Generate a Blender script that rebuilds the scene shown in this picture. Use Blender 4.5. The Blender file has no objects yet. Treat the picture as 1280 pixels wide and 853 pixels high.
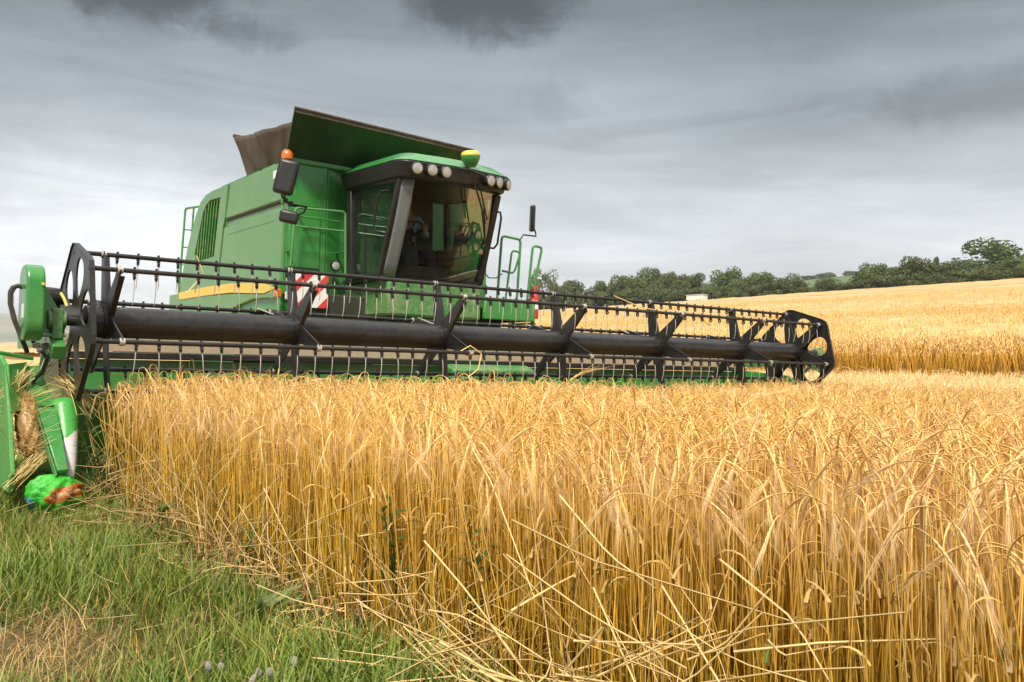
import bpy, bmesh, math, random
import numpy as np
from mathutils import Vector, Matrix

random.seed(7)
RNG = np.random.default_rng(11)
scene = bpy.context.scene
COL = scene.collection
R = math.radians
PI = math.pi
CAMP = Vector((-1.63, -7.09, 1.08))

# ------------------------------------------------------------------ render setup
scene.view_settings.view_transform = 'Standard'
scene.view_settings.look = 'None'
scene.view_settings.exposure = 0.22
scene.view_settings.gamma = 1.0
scene.render.engine = 'CYCLES'
scene.cycles.use_denoising = True
scene.cycles.max_bounces = 7
scene.cycles.transparent_max_bounces = 12
scene.cycles.sample_clamp_indirect = 8

# ------------------------------------------------------------------ node helpers
def new_mat(name):
    m = bpy.data.materials.new(name)
    m.use_nodes = True
    nt = m.node_tree
    for n in list(nt.nodes):
        nt.nodes.remove(n)
    out = nt.nodes.new('ShaderNodeOutputMaterial')
    return m, nt, out

def N(nt, kind, **kw):
    n = nt.nodes.new(kind)
    for k, v in kw.items():
        if k.startswith('i_'):
            n.inputs[k[2:].replace('_', ' ')].default_value = v
        else:
            setattr(n, k, v)
    return n

def rgb(c):
    return (c[0], c[1], c[2], 1.0)

def ramp(nt, stops, interp='LINEAR'):
    n = nt.nodes.new('ShaderNodeValToRGB')
    n.color_ramp.interpolation = interp
    el = n.color_ramp.elements
    while len(el) < len(stops):
        el.new(0.5)
    for e, (p, c) in zip(el, stops):
        e.position = p
        e.color = rgb(c) if not isinstance(c, (int, float)) else (c, c, c, 1)
    return n

def mixcol(nt, fac, a, b, blend='MIX'):
    n = nt.nodes.new('ShaderNodeMix')
    n.data_type = 'RGBA'
    n.blend_type = blend
    for s, v in ((0, fac), (6, a), (7, b)):
        if hasattr(v, 'is_linked') or isinstance(v, bpy.types.NodeSocket):
            nt.links.new(v, n.inputs[s])
        else:
            n.inputs[s].default_value = v if s == 0 else rgb(v)
    return n.outputs[2]

def noise(nt, scale, detail=4, rough=.55, vec=None, dist=0.0):
    n = N(nt, 'ShaderNodeTexNoise')
    n.inputs['Scale'].default_value = scale
    n.inputs['Detail'].default_value = detail
    n.inputs['Roughness'].default_value = rough
    n.inputs['Distortion'].default_value = dist
    if vec is not None:
        nt.links.new(vec, n.inputs['Vector'])
    return n.outputs['Fac']

def math_n(nt, op, a, b=None, clamp=False):
    n = N(nt, 'ShaderNodeMath', operation=op, use_clamp=clamp)
    for i, v in enumerate((a, b)):
        if v is None:
            continue
        if isinstance(v, bpy.types.NodeSocket):
            nt.links.new(v, n.inputs[i])
        else:
            n.inputs[i].default_value = v
    return n.outputs[0]

def objvec(nt):
    return N(nt, 'ShaderNodeNewGeometry').outputs['Position']

def paint(name, col, rough=.35, dust=.25, dustcol=(.42, .36, .24), metal=0., coat=0., scale=3., spec=.5, bump=0.0, stain=.12):
    m, nt, out = new_mat(name)
    p = N(nt, 'ShaderNodeBsdfPrincipled')
    pos = objvec(nt)
    n1 = noise(nt, scale, 6, .6, pos)
    n2 = noise(nt, scale * 9, 4, .65, pos)
    n3 = noise(nt, scale * .5, 3, .5, pos)
    f = math_n(nt, 'MULTIPLY', n1, n2)
    rp = ramp(nt, [(.18, 0.0), (.42, 1.0)])
    nt.links.new(f, rp.inputs[0])
    df = math_n(nt, 'MULTIPLY', rp.outputs[0], dust)
    dark = tuple(c * (1 - stain) for c in col)
    lite = tuple(min(1, c * (1 + stain)) for c in col)
    base = mixcol(nt, n3, dark, lite)
    c = mixcol(nt, df, base, dustcol)
    nt.links.new(c, p.inputs['Base Color'])
    r = math_n(nt, 'ADD', math_n(nt, 'MULTIPLY', n2, .18), rough - .09, True)
    nt.links.new(r, p.inputs['Roughness'])
    p.inputs['Metallic'].default_value = metal
    p.inputs['Specular IOR Level'].default_value = spec
    p.inputs['Coat Weight'].default_value = coat
    p.inputs['Coat Roughness'].default_value = .15
    if coat and not bump:
        b = N(nt, 'ShaderNodeBump'); b.inputs['Strength'].default_value = .12; b.inputs['Distance'].default_value = .05
        nt.links.new(noise(nt, 1.6, 2, .5, pos), b.inputs['Height']); nt.links.new(b.outputs[0], p.inputs['Normal'])
    if bump:
        b = N(nt, 'ShaderNodeBump')
        b.inputs['Strength'].default_value = bump
        b.inputs['Distance'].default_value = .01
        nt.links.new(n2, b.inputs['Height'])
        nt.links.new(b.outputs[0], p.inputs['Normal'])
    nt.links.new(p.outputs[0], out.inputs[0])
    return m

def plant_mat(name, trans=.25, rough=.55, spec=.25, hue_random=0.0):
    m, nt, out = new_mat(name)
    at = N(nt, 'ShaderNodeAttribute', attribute_name='col')
    c = at.outputs['Color']
    if hue_random:
        oi = N(nt, 'ShaderNodeObjectInfo')
        hs = N(nt, 'ShaderNodeHueSaturation')
        nt.links.new(c, hs.inputs['Color'])
        v = math_n(nt, 'ADD', math_n(nt, 'MULTIPLY', oi.outputs['Random'], hue_random), 1 - hue_random / 2)
        nt.links.new(v, hs.inputs['Value'])
        h = math_n(nt, 'ADD', math_n(nt, 'MULTIPLY', oi.outputs['Random'], .035), .48)
        nt.links.new(h, hs.inputs['Hue'])
        c = hs.outputs[0]
    p = N(nt, 'ShaderNodeBsdfPrincipled')
    nt.links.new(c, p.inputs['Base Color'])
    p.inputs['Roughness'].default_value = rough
    p.inputs['Specular IOR Level'].default_value = spec
    t = N(nt, 'ShaderNodeBsdfTranslucent')
    nt.links.new(c, t.inputs['Color'])
    mx = N(nt, 'ShaderNodeMixShader')
    mx.inputs[0].default_value = trans
    nt.links.new(p.outputs[0], mx.inputs[1])
    nt.links.new(t.outputs[0], mx.inputs[2])
    nt.links.new(mx.outputs[0], out.inputs[0])
    return m

def glass_mat(name, tint, refl=1.0):
    m, nt, out = new_mat(name)
    tr = N(nt, 'ShaderNodeBsdfTransparent')
    tr.inputs[0].default_value = rgb(tint)
    gl = N(nt, 'ShaderNodeBsdfGlossy')
    gl.inputs['Roughness'].default_value = .03
    fr = N(nt, 'ShaderNodeFresnel')
    fr.inputs['IOR'].default_value = 1.5
    pos = objvec(nt)
    dn = noise(nt, 26, 6, .7, pos)
    rp = ramp(nt, [(.5, 0.0), (.8, .14)])
    nt.links.new(dn, rp.inputs[0])
    df = N(nt, 'ShaderNodeBsdfDiffuse')
    df.inputs[0].default_value = (.4, .35, .26, 1)
    f = math_n(nt, 'MULTIPLY', fr.outputs[0], refl, True)
    m1 = N(nt, 'ShaderNodeMixShader')
    nt.links.new(f, m1.inputs[0])
    nt.links.new(tr.outputs[0], m1.inputs[1])
    nt.links.new(gl.outputs[0], m1.inputs[2])
    m2 = N(nt, 'ShaderNodeMixShader')
    nt.links.new(rp.outputs[0], m2.inputs[0])
    nt.links.new(m1.outputs[0], m2.inputs[1])
    nt.links.new(df.outputs[0], m2.inputs[2])
    nt.links.new(m2.outputs[0], out.inputs[0])
    return m

GREEN = (.032, .235, .040)
M = {}
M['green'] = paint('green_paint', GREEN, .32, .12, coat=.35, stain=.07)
M['green_side'] = paint('sky_paled_green', (.105, .27, .088), .38, .12, dustcol=(.40, .44, .28), coat=.3, stain=.03)  # body green made paler: the sky's reflection is put into the colour
M['green_dirty'] = paint('dusty_green_paint', (.035, .20, .04), .45, .6)
M['green_flare'] = paint('shaded_flare_green', (.008, .046, .010), .5, .08)  # body green darkened: shade on the flap's underside is in the colour
M['sheet'] = paint('worn_sheet_paint', (.06, .30, .06), .62, .25, spec=.3)
M['yellow'] = paint('yellow_paint', (.74, .52, .09), .4, .14)
M['black'] = paint('black_paint', (.015, .014, .014), .38, .15, dustcol=(.16, .13, .10), scale=4)
M['tube'] = paint('reel_tube_paint', (.017, .017, .018), .32, .16, dustcol=(.17, .14, .11), scale=2.2)
M['plastic'] = paint('black_plastic', (.012, .012, .013), .42, .07, dustcol=(.2, .17, .13))
M['rubber'] = paint('rubber', (.022, .021, .02), .75, .45, dustcol=(.2, .16, .11))
M['steel'] = paint('bare_steel', (.55, .54, .52), .35, .3, metal=.85, dustcol=(.4, .36, .3))
M['wire'] = paint('tine_wire', (.52, .50, .45), .4, .35, metal=.3, dustcol=(.5, .42, .3))
M['white'] = paint('white_paint', (.78, .77, .74), .4, .12)
M['red'] = paint('red_paint', (.62, .035, .03), .4, .08)
M['orange'] = paint('orange_plastic', (.62, .15, .012), .25, .05, coat=.5)
M['tarp'] = paint('brown_tarp', (.085, .068, .055), .85, .35, dustcol=(.22, .18, .13), bump=.3, scale=5)
M['strip'] = paint('brown_rubber_strip', (.07, .045, .034), .7, .2)
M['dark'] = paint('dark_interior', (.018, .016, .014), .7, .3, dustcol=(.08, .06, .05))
M['brown'] = paint('brown_trim', (.07, .045, .025), .7, .3, dustcol=(.12, .09, .06))
M['grime'] = paint('grimy_metal', (.022, .028, .016), .8, .5, dustcol=(.10, .085, .05))
M['screen'] = paint('dusty_screen', (.42, .33, .22), .9, .6, dustcol=(.56, .44, .29), scale=14, bump=.6)
M['lampglass'] = paint('lamp_lens', (.44, .43, .41), .22, .35, metal=.3, coat=.5, scale=40, stain=.2)
M['skin'] = paint('skin', (.50, .27, .18), .5, .0)
M['shirt'] = paint('pale_blue_shirt', (.36, .48, .58), .85, .05)
M['trouser'] = paint('dark_trousers', (.03, .035, .05), .85, .05)
M['hair'] = paint('hair', (.03, .022, .016), .7, .0)
M['glass'] = glass_mat('tinted_glass', (.52, .56, .54), .30)
M['side_glass'] = glass_mat('side_glass', (.80, .93, .89), .3)
M['corner_glass'] = paint('sky_grey_pillar', (.16, .18, .19), .3, .3, coat=.5, dustcol=(.25, .25, .25))  # grey-blue of the reflected sky painted into the corner strip
M['stalk'] = plant_mat('barley_straw', .12, .42, .45)
M['grass'] = plant_mat('grass_blade', .3, .5, .3)
M['leaf'] = plant_mat('tree_leaf', .2, .6, .2, hue_random=.35)
M['weed'] = plant_mat('weed_leaf', .35, .7, .12)
M['bark'] = paint('bark', (.09, .07, .05), .9, .2, scale=1)
M['cream'] = paint('white_sheet_metal', (.8, .79, .76), .5, .1, scale=.6)
M['roofgrey'] = paint('grey_roof', (.55, .55, .54), .6, .1, scale=.6)
M['window'] = paint('dark_window', (.03, .035, .04), .2, .0)

# ------------------------------------------------------------------ mesh helpers
class MB:
    def __init__(self):
        self.v = []; self.f = []
    def add(self, vs, fs):
        o = len(self.v)
        self.v.extend(Vector(p) for p in vs)
        self.f.extend([tuple(i + o for i in f) for f in fs])
    def box(self, lo, hi):
        x0, y0, z0 = lo; x1, y1, z1 = hi
        vs = [(x0,y0,z0),(x1,y0,z0),(x1,y1,z0),(x0,y1,z0),(x0,y0,z1),(x1,y0,z1),(x1,y1,z1),(x0,y1,z1)]
        self.add(vs, [(3,2,1,0),(4,5,6,7),(0,1,5,4),(1,2,6,5),(2,3,7,6),(3,0,4,7)])
    def hexa(self, a, b):           # a: 4 points, b: 4 matching points
        self.add(list(a) + list(b), [(3,2,1,0),(4,5,6,7),(0,1,5,4),(1,2,6,5),(2,3,7,6),(3,0,4,7)])
    def bar(self, p0, p1, w, h, up=(0,0,1), w1=None, h1=None):
        p0 = Vector(p0); p1 = Vector(p1)
        d = (p1 - p0).normalized()
        s = d.cross(Vector(up)).normalized()
        u = s.cross(d).normalized()
        w1 = w if w1 is None else w1; h1 = h if h1 is None else h1
        q = lambda p, w, h: [p - s*w/2 - u*h/2, p + s*w/2 - u*h/2, p + s*w/2 + u*h/2, p - s*w/2 + u*h/2]
        self.hexa(q(p0, w, h), q(p1, w1, h1))
    def plate(self, pts, n, t):     # polygon extruded by vector n*t
        n = Vector(n).normalized() * t
        k = len(pts)
        vs = [Vector(p) for p in pts] + [Vector(p) + n for p in pts]
        fs = [tuple(range(k))[::-1], tuple(range(k, 2*k))] + [(i, (i+1) % k, k + (i+1) % k, k + i) for i in range(k)]
        self.add(vs, fs)
    def prism(self, poly, axis, a0, a1):   # poly 2D in the other two axes
        def P(q, a):
            return {'x': (a, q[0], q[1]), 'y': (q[0], a, q[1]), 'z': (q[0], q[1], a)}[axis]
        k = len(poly)
        vs = [P(q, a0) for q in poly] + [P(q, a1) for q in poly]
        self.add(vs, [tuple(range(k)), tuple(range(2*k-1, k-1, -1))] + [((i+1) % k, i, k + i, k + (i+1) % k) for i in range(k)])
    def tube(self, pts, r, n=8, cap=True, rs=None):
        pts = [Vector(p) for p in pts]
        rings = []
        prev = None
        for i, p in enumerate(pts):
            d = (pts[min(i+1, len(pts)-1)] - pts[max(i-1, 0)]).normalized()
            if prev is None:
                a = Vector((0,0,1)) if abs(d.z) < .9 else Vector((1,0,0))
                s = d.cross(a).normalized()
            else:
                s = (prev - d * prev.dot(d)).normalized()
            prev = s
            u = d.cross(s)
            rr = rs[i] if rs else r
            rings.append([p + (s*math.cos(2*PI*k/n) + u*math.sin(2*PI*k/n))*rr for k in range(n)])
        vs = [q for ring in rings for q in ring]
        fs = []
        for i in range(len(pts)-1):
            for k in range(n):
                fs.append((i*n+k, i*n+(k+1) % n, (i+1)*n+(k+1) % n, (i+1)*n+k))
        if cap:
            fs.append(tuple(range(n))[::-1]); fs.append(tuple(range((len(pts)-1)*n, len(pts)*n)))
        self.add(vs, fs)
    def lathe(self, prof, origin, axis=(0,0,1), n=20):  # prof [(r, h)]
        axis = Vector(axis).normalized(); o = Vector(origin)
        a = Vector((0,0,1)) if abs(axis.z) < .9 else Vector((1,0,0))
        s = axis.cross(a).normalized(); u = axis.cross(s)
        vs = [o + axis*h + (s*math.cos(2*PI*k/n) + u*math.sin(2*PI*k/n))*r for r, h in prof for k in range(n)]
        fs = []
        for i in range(len(prof)-1):
            for k in range(n):
                fs.append((i*n+k, i*n+(k+1) % n, (i+1)*n+(k+1) % n, (i+1)*n+k))
        fs.append(tuple(range(n))[::-1]); fs.append(tuple(range((len(prof)-1)*n, len(prof)*n)))
        self.add(vs, fs)
    def grid(self, P):              # rows of points
        nr, nc = len(P), len(P[0])
        self.add([q for r in P for q in r], [(i*nc+j, i*nc+j+1, (i+1)*nc+j+1, (i+1)*nc+j) for i in range(nr-1) for j in range(nc-1)])
    def build(self, name, mat, parent=None, bevel=0., smooth=True, seg=2, fix=True):
        me = bpy.data.meshes.new(name)
        me.from_pydata([tuple(p) for p in self.v], [], self.f)
        if fix:
            bm = bmesh.new(); bm.from_mesh(me)
            bmesh.ops.recalc_face_normals(bm, faces=bm.faces)
            bm.to_mesh(me); bm.free()
        me.materials.append(mat)
        if smooth:
            me.polygons.foreach_set('use_smooth', [True]*len(me.polygons))
            me.set_sharp_from_angle(angle=R(38))
        me.update()
        o = bpy.data.objects.new(name, me)
        COL.objects.link(o)
        if bevel:
            b = o.modifiers.new('bevel', 'BEVEL')
            b.width = bevel; b.segments = seg; b.limit_method = 'ANGLE'; b.angle_limit = R(35)
        if parent is not None:
            adopt(o, parent)
        return o

def adopt(o, parent):
    o.parent = parent
    o.matrix_parent_inverse = Matrix.Translation(-root_loc(parent))

def root_loc(o):
    return Vector(o.location)

def tag(o, label=None, cat=None, group=None, kind=None):
    if label: o['label'] = label
    if cat: o['category'] = cat
    if group: o['group'] = group
    if kind: o['kind'] = kind
    return o

def empty(name, loc):
    o = bpy.data.objects.new(name, None)
    o.empty_display_size = .3
    o.location = loc
    COL.objects.link(o)
    return o

def np_mesh(name, V, Q=None, T=None, colr=None, mat=None, smooth=True):
    """V (n,3), Q (m,4), T (k,3), colr (n,3)"""
    me = bpy.data.meshes.new(name)
    V = np.asarray(V, dtype=np.float32)
    Q = np.zeros((0, 4), np.int32) if Q is None else np.asarray(Q, np.int32)
    T = np.zeros((0, 3), np.int32) if T is None else np.asarray(T, np.int32)
    nq, nt_ = len(Q), len(T)
    me.vertices.add(len(V)); me.vertices.foreach_set('co', V.ravel())
    loops = np.concatenate([Q.ravel(), T.ravel()]).astype(np.int32)
    me.loops.add(len(loops)); me.loops.foreach_set('vertex_index', loops)
    me.polygons.add(nq + nt_)
    start = np.concatenate([np.arange(nq)*4, nq*4 + np.arange(nt_)*3]).astype(np.int32)
    me.polygons.foreach_set('loop_start', start)
    me.update(calc_edges=True)
    if smooth:
        me.polygons.foreach_set('use_smooth', np.ones(nq + nt_, dtype=bool))
    if colr is not None:
        a = me.color_attributes.new('col', 'FLOAT_COLOR', 'POINT')
        c4 = np.ones((len(V), 4), np.float32); c4[:, :3] = np.clip(colr, 0, 1)
        a.data.foreach_set('color', c4.ravel())
    if mat: me.materials.append(mat)
    me.validate()
    return me

def link_mesh(name, me, parent=None):
    o = bpy.data.objects.new(name, me); COL.objects.link(o)
    if parent is not None: adopt(o, parent)
    return o

class Cloud:
    """accumulates template copies into one big mesh"""
    def __init__(self):
        self.V = []; self.Q = []; self.T = []; self.C = []; self.n = 0
    def put(self, V, Q, T, C):
        self.V.append(V); self.C.append(C)
        if len(Q): self.Q.append(Q + self.n)
        if len(T): self.T.append(T + self.n)
        self.n += len(V)
    def scatter(self, tpl, pos, yaw, lx, ly, sc, tint, scz=None):
        """tpl=(V,Q,T,C); arrays per instance"""
        V, Q, T, C = tpl
        k = len(pos)
        if k == 0: return
        nv = len(V)
        c, s = np.cos(yaw)[:, None], np.sin(yaw)[:, None]
        x = V[None, :, 0]*sc[:, None]; y = V[None, :, 1]*sc[:, None]
        z = V[None, :, 2]*(sc if scz is None else scz)[:, None]
        X = x*c - y*s + lx[:, None]*z
        Y = x*s + y*c + ly[:, None]*z
        P = np.stack([X + pos[:, None, 0], Y + pos[:, None, 1], z + pos[:, None, 2]], -1).reshape(-1, 3)
        CC = (C[None]*tint[:, None, :]).reshape(-1, 3)
        off = (np.arange(k)*nv)[:, None, None] + self.n
        self.V.append(P.astype(np.float32)); self.C.append(CC.astype(np.float32))
        if len(Q): self.Q.append((Q[None] + off).reshape(-1, 4))
        if len(T): self.T.append((T[None] + off).reshape(-1, 3))
        self.n += k*nv
    def build(self, name, mat, smooth=True):
        Q = np.concatenate(self.Q) if self.Q else None
        T = np.concatenate(self.T) if self.T else None
        me = np_mesh(name, np.concatenate(self.V), Q, T, np.concatenate(self.C), mat, smooth)
        return link_mesh(name, me)

# ------------------------------------------------------------------ terrain
def zt(x):
    x = np.asarray(x, dtype=float)
    a = np.where(x < 4, 0, np.where(x < 23, .003*(x-4)**2, 1.083 + .114*(x-23)))
    crest = 1.083 + .114*(200-23)
    return np.where(x > 200, crest - .00035*np.minimum(x-200, 300)**1.5*1.0, a)

def make_ground():
    xs = np.concatenate([np.linspace(-400, -12, 12), np.linspace(-9, 26, 106), np.linspace(28, 205, 60), np.linspace(215, 1800, 30)])
    ys = np.concatenate([np.linspace(-300, -14, 12), np.linspace(-12, 12, 80), np.linspace(14, 80, 34), np.linspace(90, 3200, 40)])
    X, Y = np.meshgrid(xs, ys)
    Z = zt(X)
    Z = Z + (np.sin(X*.031+1)*np.sin(Y*.023)*.5)*np.clip((X-60)/140, 0, 1)*.6
    near = np.exp(-((X+1)**2)/200)*np.exp(-((Y+3)**2)/200)
    Z = Z + near*(.018*np.sin(X*3.1+Y*1.3)*np.sin(Y*2.7-X) + .01*np.sin(X*7.3)*np.sin(Y*6.1))
    V = np.stack([X, Y, Z], -1).reshape(-1, 3)
    nx, ny = len(xs), len(ys)
    i = np.arange(ny-1)[:, None]*nx + np.arange(nx-1)[None]
    Q = np.stack([i, i+1, i+nx+1, i+nx], -1).reshape(-1, 4)
    m, nt, out = new_mat('ground_soil')
    p = N(nt, 'ShaderNodeBsdfPrincipled', i_Roughness=.95)
    p.inputs['Specular IOR Level'].default_value = .1
    pos = objvec(nt)
    sep = N(nt, 'ShaderNodeSeparateXYZ'); nt.links.new(pos, sep.inputs[0])
    n1 = noise(nt, 2.2, 6, .65, pos); n2 = noise(nt, 34, 8, .8, pos); n3 = noise(nt, .35, 4, .6, pos)
    rn = ramp(nt, [(.36, 0.0), (.64, 1.0)]); nt.links.new(n2, rn.inputs[0])
    turf = mixcol(nt, rn.outputs[0], (.03, .035, .012), (.26, .20, .09))
    rp = ramp(nt, [(.42, 0.0), (.62, 1.0)]); nt.links.new(n1, rp.inputs[0])
    turf = mixcol(nt, math_n(nt, 'MULTIPLY', rp.outputs[0], .25), turf, (.24, .18, .09))
    soil = mixcol(nt, n2, (.035, .024, .013), (.16, .11, .055))
    stub = mixcol(nt, n2, (.40, .27, .11), (.72, .52, .26))
    stub = mixcol(nt, math_n(nt, 'MULTIPLY', n3, .5), stub, (.62, .40, .16))
    xw = math_n(nt, 'ADD', sep.outputs[0], math_n(nt, 'MULTIPLY', n1, .5))
    f_crop = math_n(nt, 'GREATER_THAN', xw, .2)
    c = mixcol(nt, f_crop, turf, soil)
    a = math_n(nt, 'MULTIPLY', math_n(nt, 'GREATER_THAN', sep.outputs[1], 1.0), math_n(nt, 'GREATER_THAN', sep.outputs[0], -3.5))
    b = math_n(nt, 'GREATER_THAN', sep.outputs[0], 9.15)
    st = math_n(nt, 'MAXIMUM', a, b)
    c = mixcol(nt, st, c, stub)
    far = math_n(nt, 'GREATER_THAN', sep.outputs[0], 202.0)
    c = mixcol(nt, far, c, (.09, .15, .04))
    nt.links.new(c, p.inputs['Base Color'])
    bp = N(nt, 'ShaderNodeBump'); bp.inputs['Strength'].default_value = .7; bp.inputs['Distance'].default_value = .04
    nt.links.new(n2, bp.inputs['Height']); nt.links.new(bp.outputs[0], p.inputs['Normal'])
    nt.links.new(p.outputs[0], out.inputs[0])
    o = link_mesh('ground', np_mesh('ground', V, Q, None, None, m))
    tag(o, 'farmland rising gently to the right, grass margin, bare soil and stubble', 'ground', kind='structure')
make_ground()

# ------------------------------------------------------------------ barley
STRAW_LO = np.array([.53, .305, .020]); STRAW_MID = np.array([.80, .475, .065]); STRAW_HI = np.array([.93, .595, .195])  # low stem: golden straw, darkened to paint in shade inside the stand
HEAD = np.array([.90, .56, .20]); AWN = np.array([.95, .67, .32])

def stalk_tpl(rng, lod):
    """one barley plant about 1 m long: stem, nodding ear with awns, withered leaves"""
    V = []; Q = []; T = []; C = []
    nseg = {0: 18, 1: 12, 2: 8}[lod]
    L = rng.uniform(.97, 1.09)
    th = rng.normal(0, .04)
    kind = rng.random()
    if kind < .70: thend = rng.uniform(2.35, 3.0); s1 = rng.uniform(.84, .92)
    elif kind < .86: thend = rng.uniform(1.9, 2.7); s1 = rng.uniform(.72, .84)
    elif kind < .93: thend = rng.uniform(1.0, 1.9); s1 = rng.uniform(.82, .9)
    else: thend = rng.uniform(.5, 1.2); s1 = .80; L *= .90
    s = np.concatenate([np.linspace(0, s1, nseg//2 + 1)[:-1], np.linspace(s1, 1, nseg//2 + 1)])
    sm = np.linspace(0, 1, 60)
    ang = th + np.where(sm > s1, ((sm - s1)/(1 - s1))**.9*(thend-th), 0) + .05*np.sin(sm*5 + rng.uniform(0, 6))*(sm < s1)
    dx = np.sin(ang)*L/59; dz = np.cos(ang)*L/59
    px = np.concatenate([[0], np.cumsum(dx)[:-1]]); pz = np.concatenate([[0], np.cumsum(dz)[:-1]])
    wob = .012*np.sin(sm*rng.uniform(3, 6) + rng.uniform(0, 6))
    P = np.stack([np.interp(s, sm, px), np.interp(s, sm, wob), np.interp(s, sm, pz)], -1)
    A = np.interp(s, sm, ang)
    ns = 3
    r0 = {0: .0027, 1: .0029, 2: .0037}[lod]
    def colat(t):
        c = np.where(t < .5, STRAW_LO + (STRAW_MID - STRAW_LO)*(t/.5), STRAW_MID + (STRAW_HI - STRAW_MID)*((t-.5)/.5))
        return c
    green = rng.random() < .34
    def ring(p, a, rx, ry, n, ph=0.):
        e1 = np.array([math.cos(a), 0, -math.sin(a)]); e2 = np.array([0, 1., 0])
        return [p + e1*rx*math.cos(2*PI*k/n + ph) + e2*ry*math.sin(2*PI*k/n + ph) for k in range(n)]
    base = 0
    for i in range(len(s)):
        r = r0*(1.15 - .45*s[i])
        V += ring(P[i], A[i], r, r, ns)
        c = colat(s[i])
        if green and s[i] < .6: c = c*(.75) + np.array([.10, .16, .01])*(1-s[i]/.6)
        C += [c]*ns
        if i:
            o = (i-1)*ns
            for k in range(ns):
                Q.append((o+k, o+(k+1) % ns, o+ns+(k+1) % ns, o+ns+k))
    # ear
    base = len(V)
    hl = rng.uniform(.06, .085)
    prof = {0: [.3, 1, .72, 1.05, .74, 1, .66, .8, .2], 1: [.4, 1, .95, .6, .1], 2: [.5, 1.1, .2]}[lod]
    nh = {0: 5, 1: 4, 2: 3}[lod]
    a = A[-1]; p = P[-1].copy()
    rad = {0: .0036, 1: .0037, 2: .0043}[lod]
    hp = []
    for j, q in enumerate(prof):
        V += ring(p, a, rad*q, rad*q*1.15, nh, .5*(j % 2))
        C += [HEAD*(1.05 if j % 2 else .88)]*nh
        hp.append((p.copy(), a))
        st = hl/(len(prof)-1)
        p = p + np.array([math.sin(a), 0, math.cos(a)])*st
        a = a + (2.9 - a)*.04
        if j:
            o = base + (j-1)*nh
            for k in range(nh):
                Q.append((o+k, o+(k+1) % nh, o+nh+(k+1) % nh, o+nh+k))
    # awns
    na = {0: 30, 1: 16, 2: 7}[lod]
    aw = {0: .0005, 1: .00062, 2: .0013}[lod]
    for k in range(na):
        j = rng.integers(0, len(hp)); q, aa = hp[j]
        d = np.array([math.sin(aa), 0, math.cos(aa)]); e1 = np.array([math.cos(aa), 0, -math.sin(aa)]); e2 = np.array([0, 1., 0])
        ph = rng.uniform(0, 2*PI); sp = rng.uniform(.01, .13)
        dd = d*math.cos(sp) + (e1*math.cos(ph) + e2*math.sin(ph))*math.sin(sp)
        side = np.cross(dd, rng.normal(size=3)); side /= np.linalg.norm(side)
        ln = rng.uniform(.09, .165)
        b = len(V)
        V += [q - side*aw, q + side*aw, q + dd*ln + np.array([0, 0, -.022])]
        C += [AWN*.92, AWN*.92, AWN*1.08]
        T.append((b, b+1, b+2))
    # withered leaves
    for l in range({0: int(rng.random() < .8), 1: int(rng.random() < .5), 2: int(rng.random() < .35)}[lod]):
        s0 = rng.uniform(.2, .72); ll = rng.uniform(.10, .24); w = rng.uniform(.003, .006)*(1.6 if lod == 2 else 1)
        p = np.array([np.interp(s0, sm, px), 0, np.interp(s0, sm, pz)])
        ya = rng.uniform(0, 2*PI); el = rng.uniform(.2, .9)
        k = {0: 6, 1: 4, 2: 2}[lod]
        b = len(V); tw = rng.uniform(-1.5, 1.5)
        lc = np.array([.60, .40, .13])*rng.uniform(.75, 1.15)
        if rng.random() < .1: lc = np.array([.16, .22, .03])
        for i in range(k+1):
            u = i/k
            h = np.array([math.cos(ya), math.sin(ya), 0]); sd = np.array([-math.sin(ya), math.cos(ya), 0])
            sd = sd*math.cos(tw*u) + np.array([0, 0, 1])*math.sin(tw*u)
            V += [p - sd*w*(1-u*.9), p + sd*w*(1-u*.9)]; C += [lc]*2
            e = el + 2.2*u
            p = p + (h*math.sin(e) + np.array([0, 0, 1])*math.cos(e))*ll/k
            if i: Q.append((b+2*i-2, b+2*i-1, b+2*i+1, b+2*i))
    return (np.array(V, float), np.array(Q, int).reshape(-1, 4), np.array(T, int).reshape(-1, 3), np.array(C, float))

TPL = {l: [stalk_tpl(np.random.default_rng(100*l + i), l) for i in range(n)] for l, n in ((0, 26), (1, 18), (2, 14))}

def wave(x, y):
    return np.sin(x*1.7 + .6*np.sin(y*1.1))*np.sin(y*1.3 + .8*np.sin(x*.9))

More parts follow.
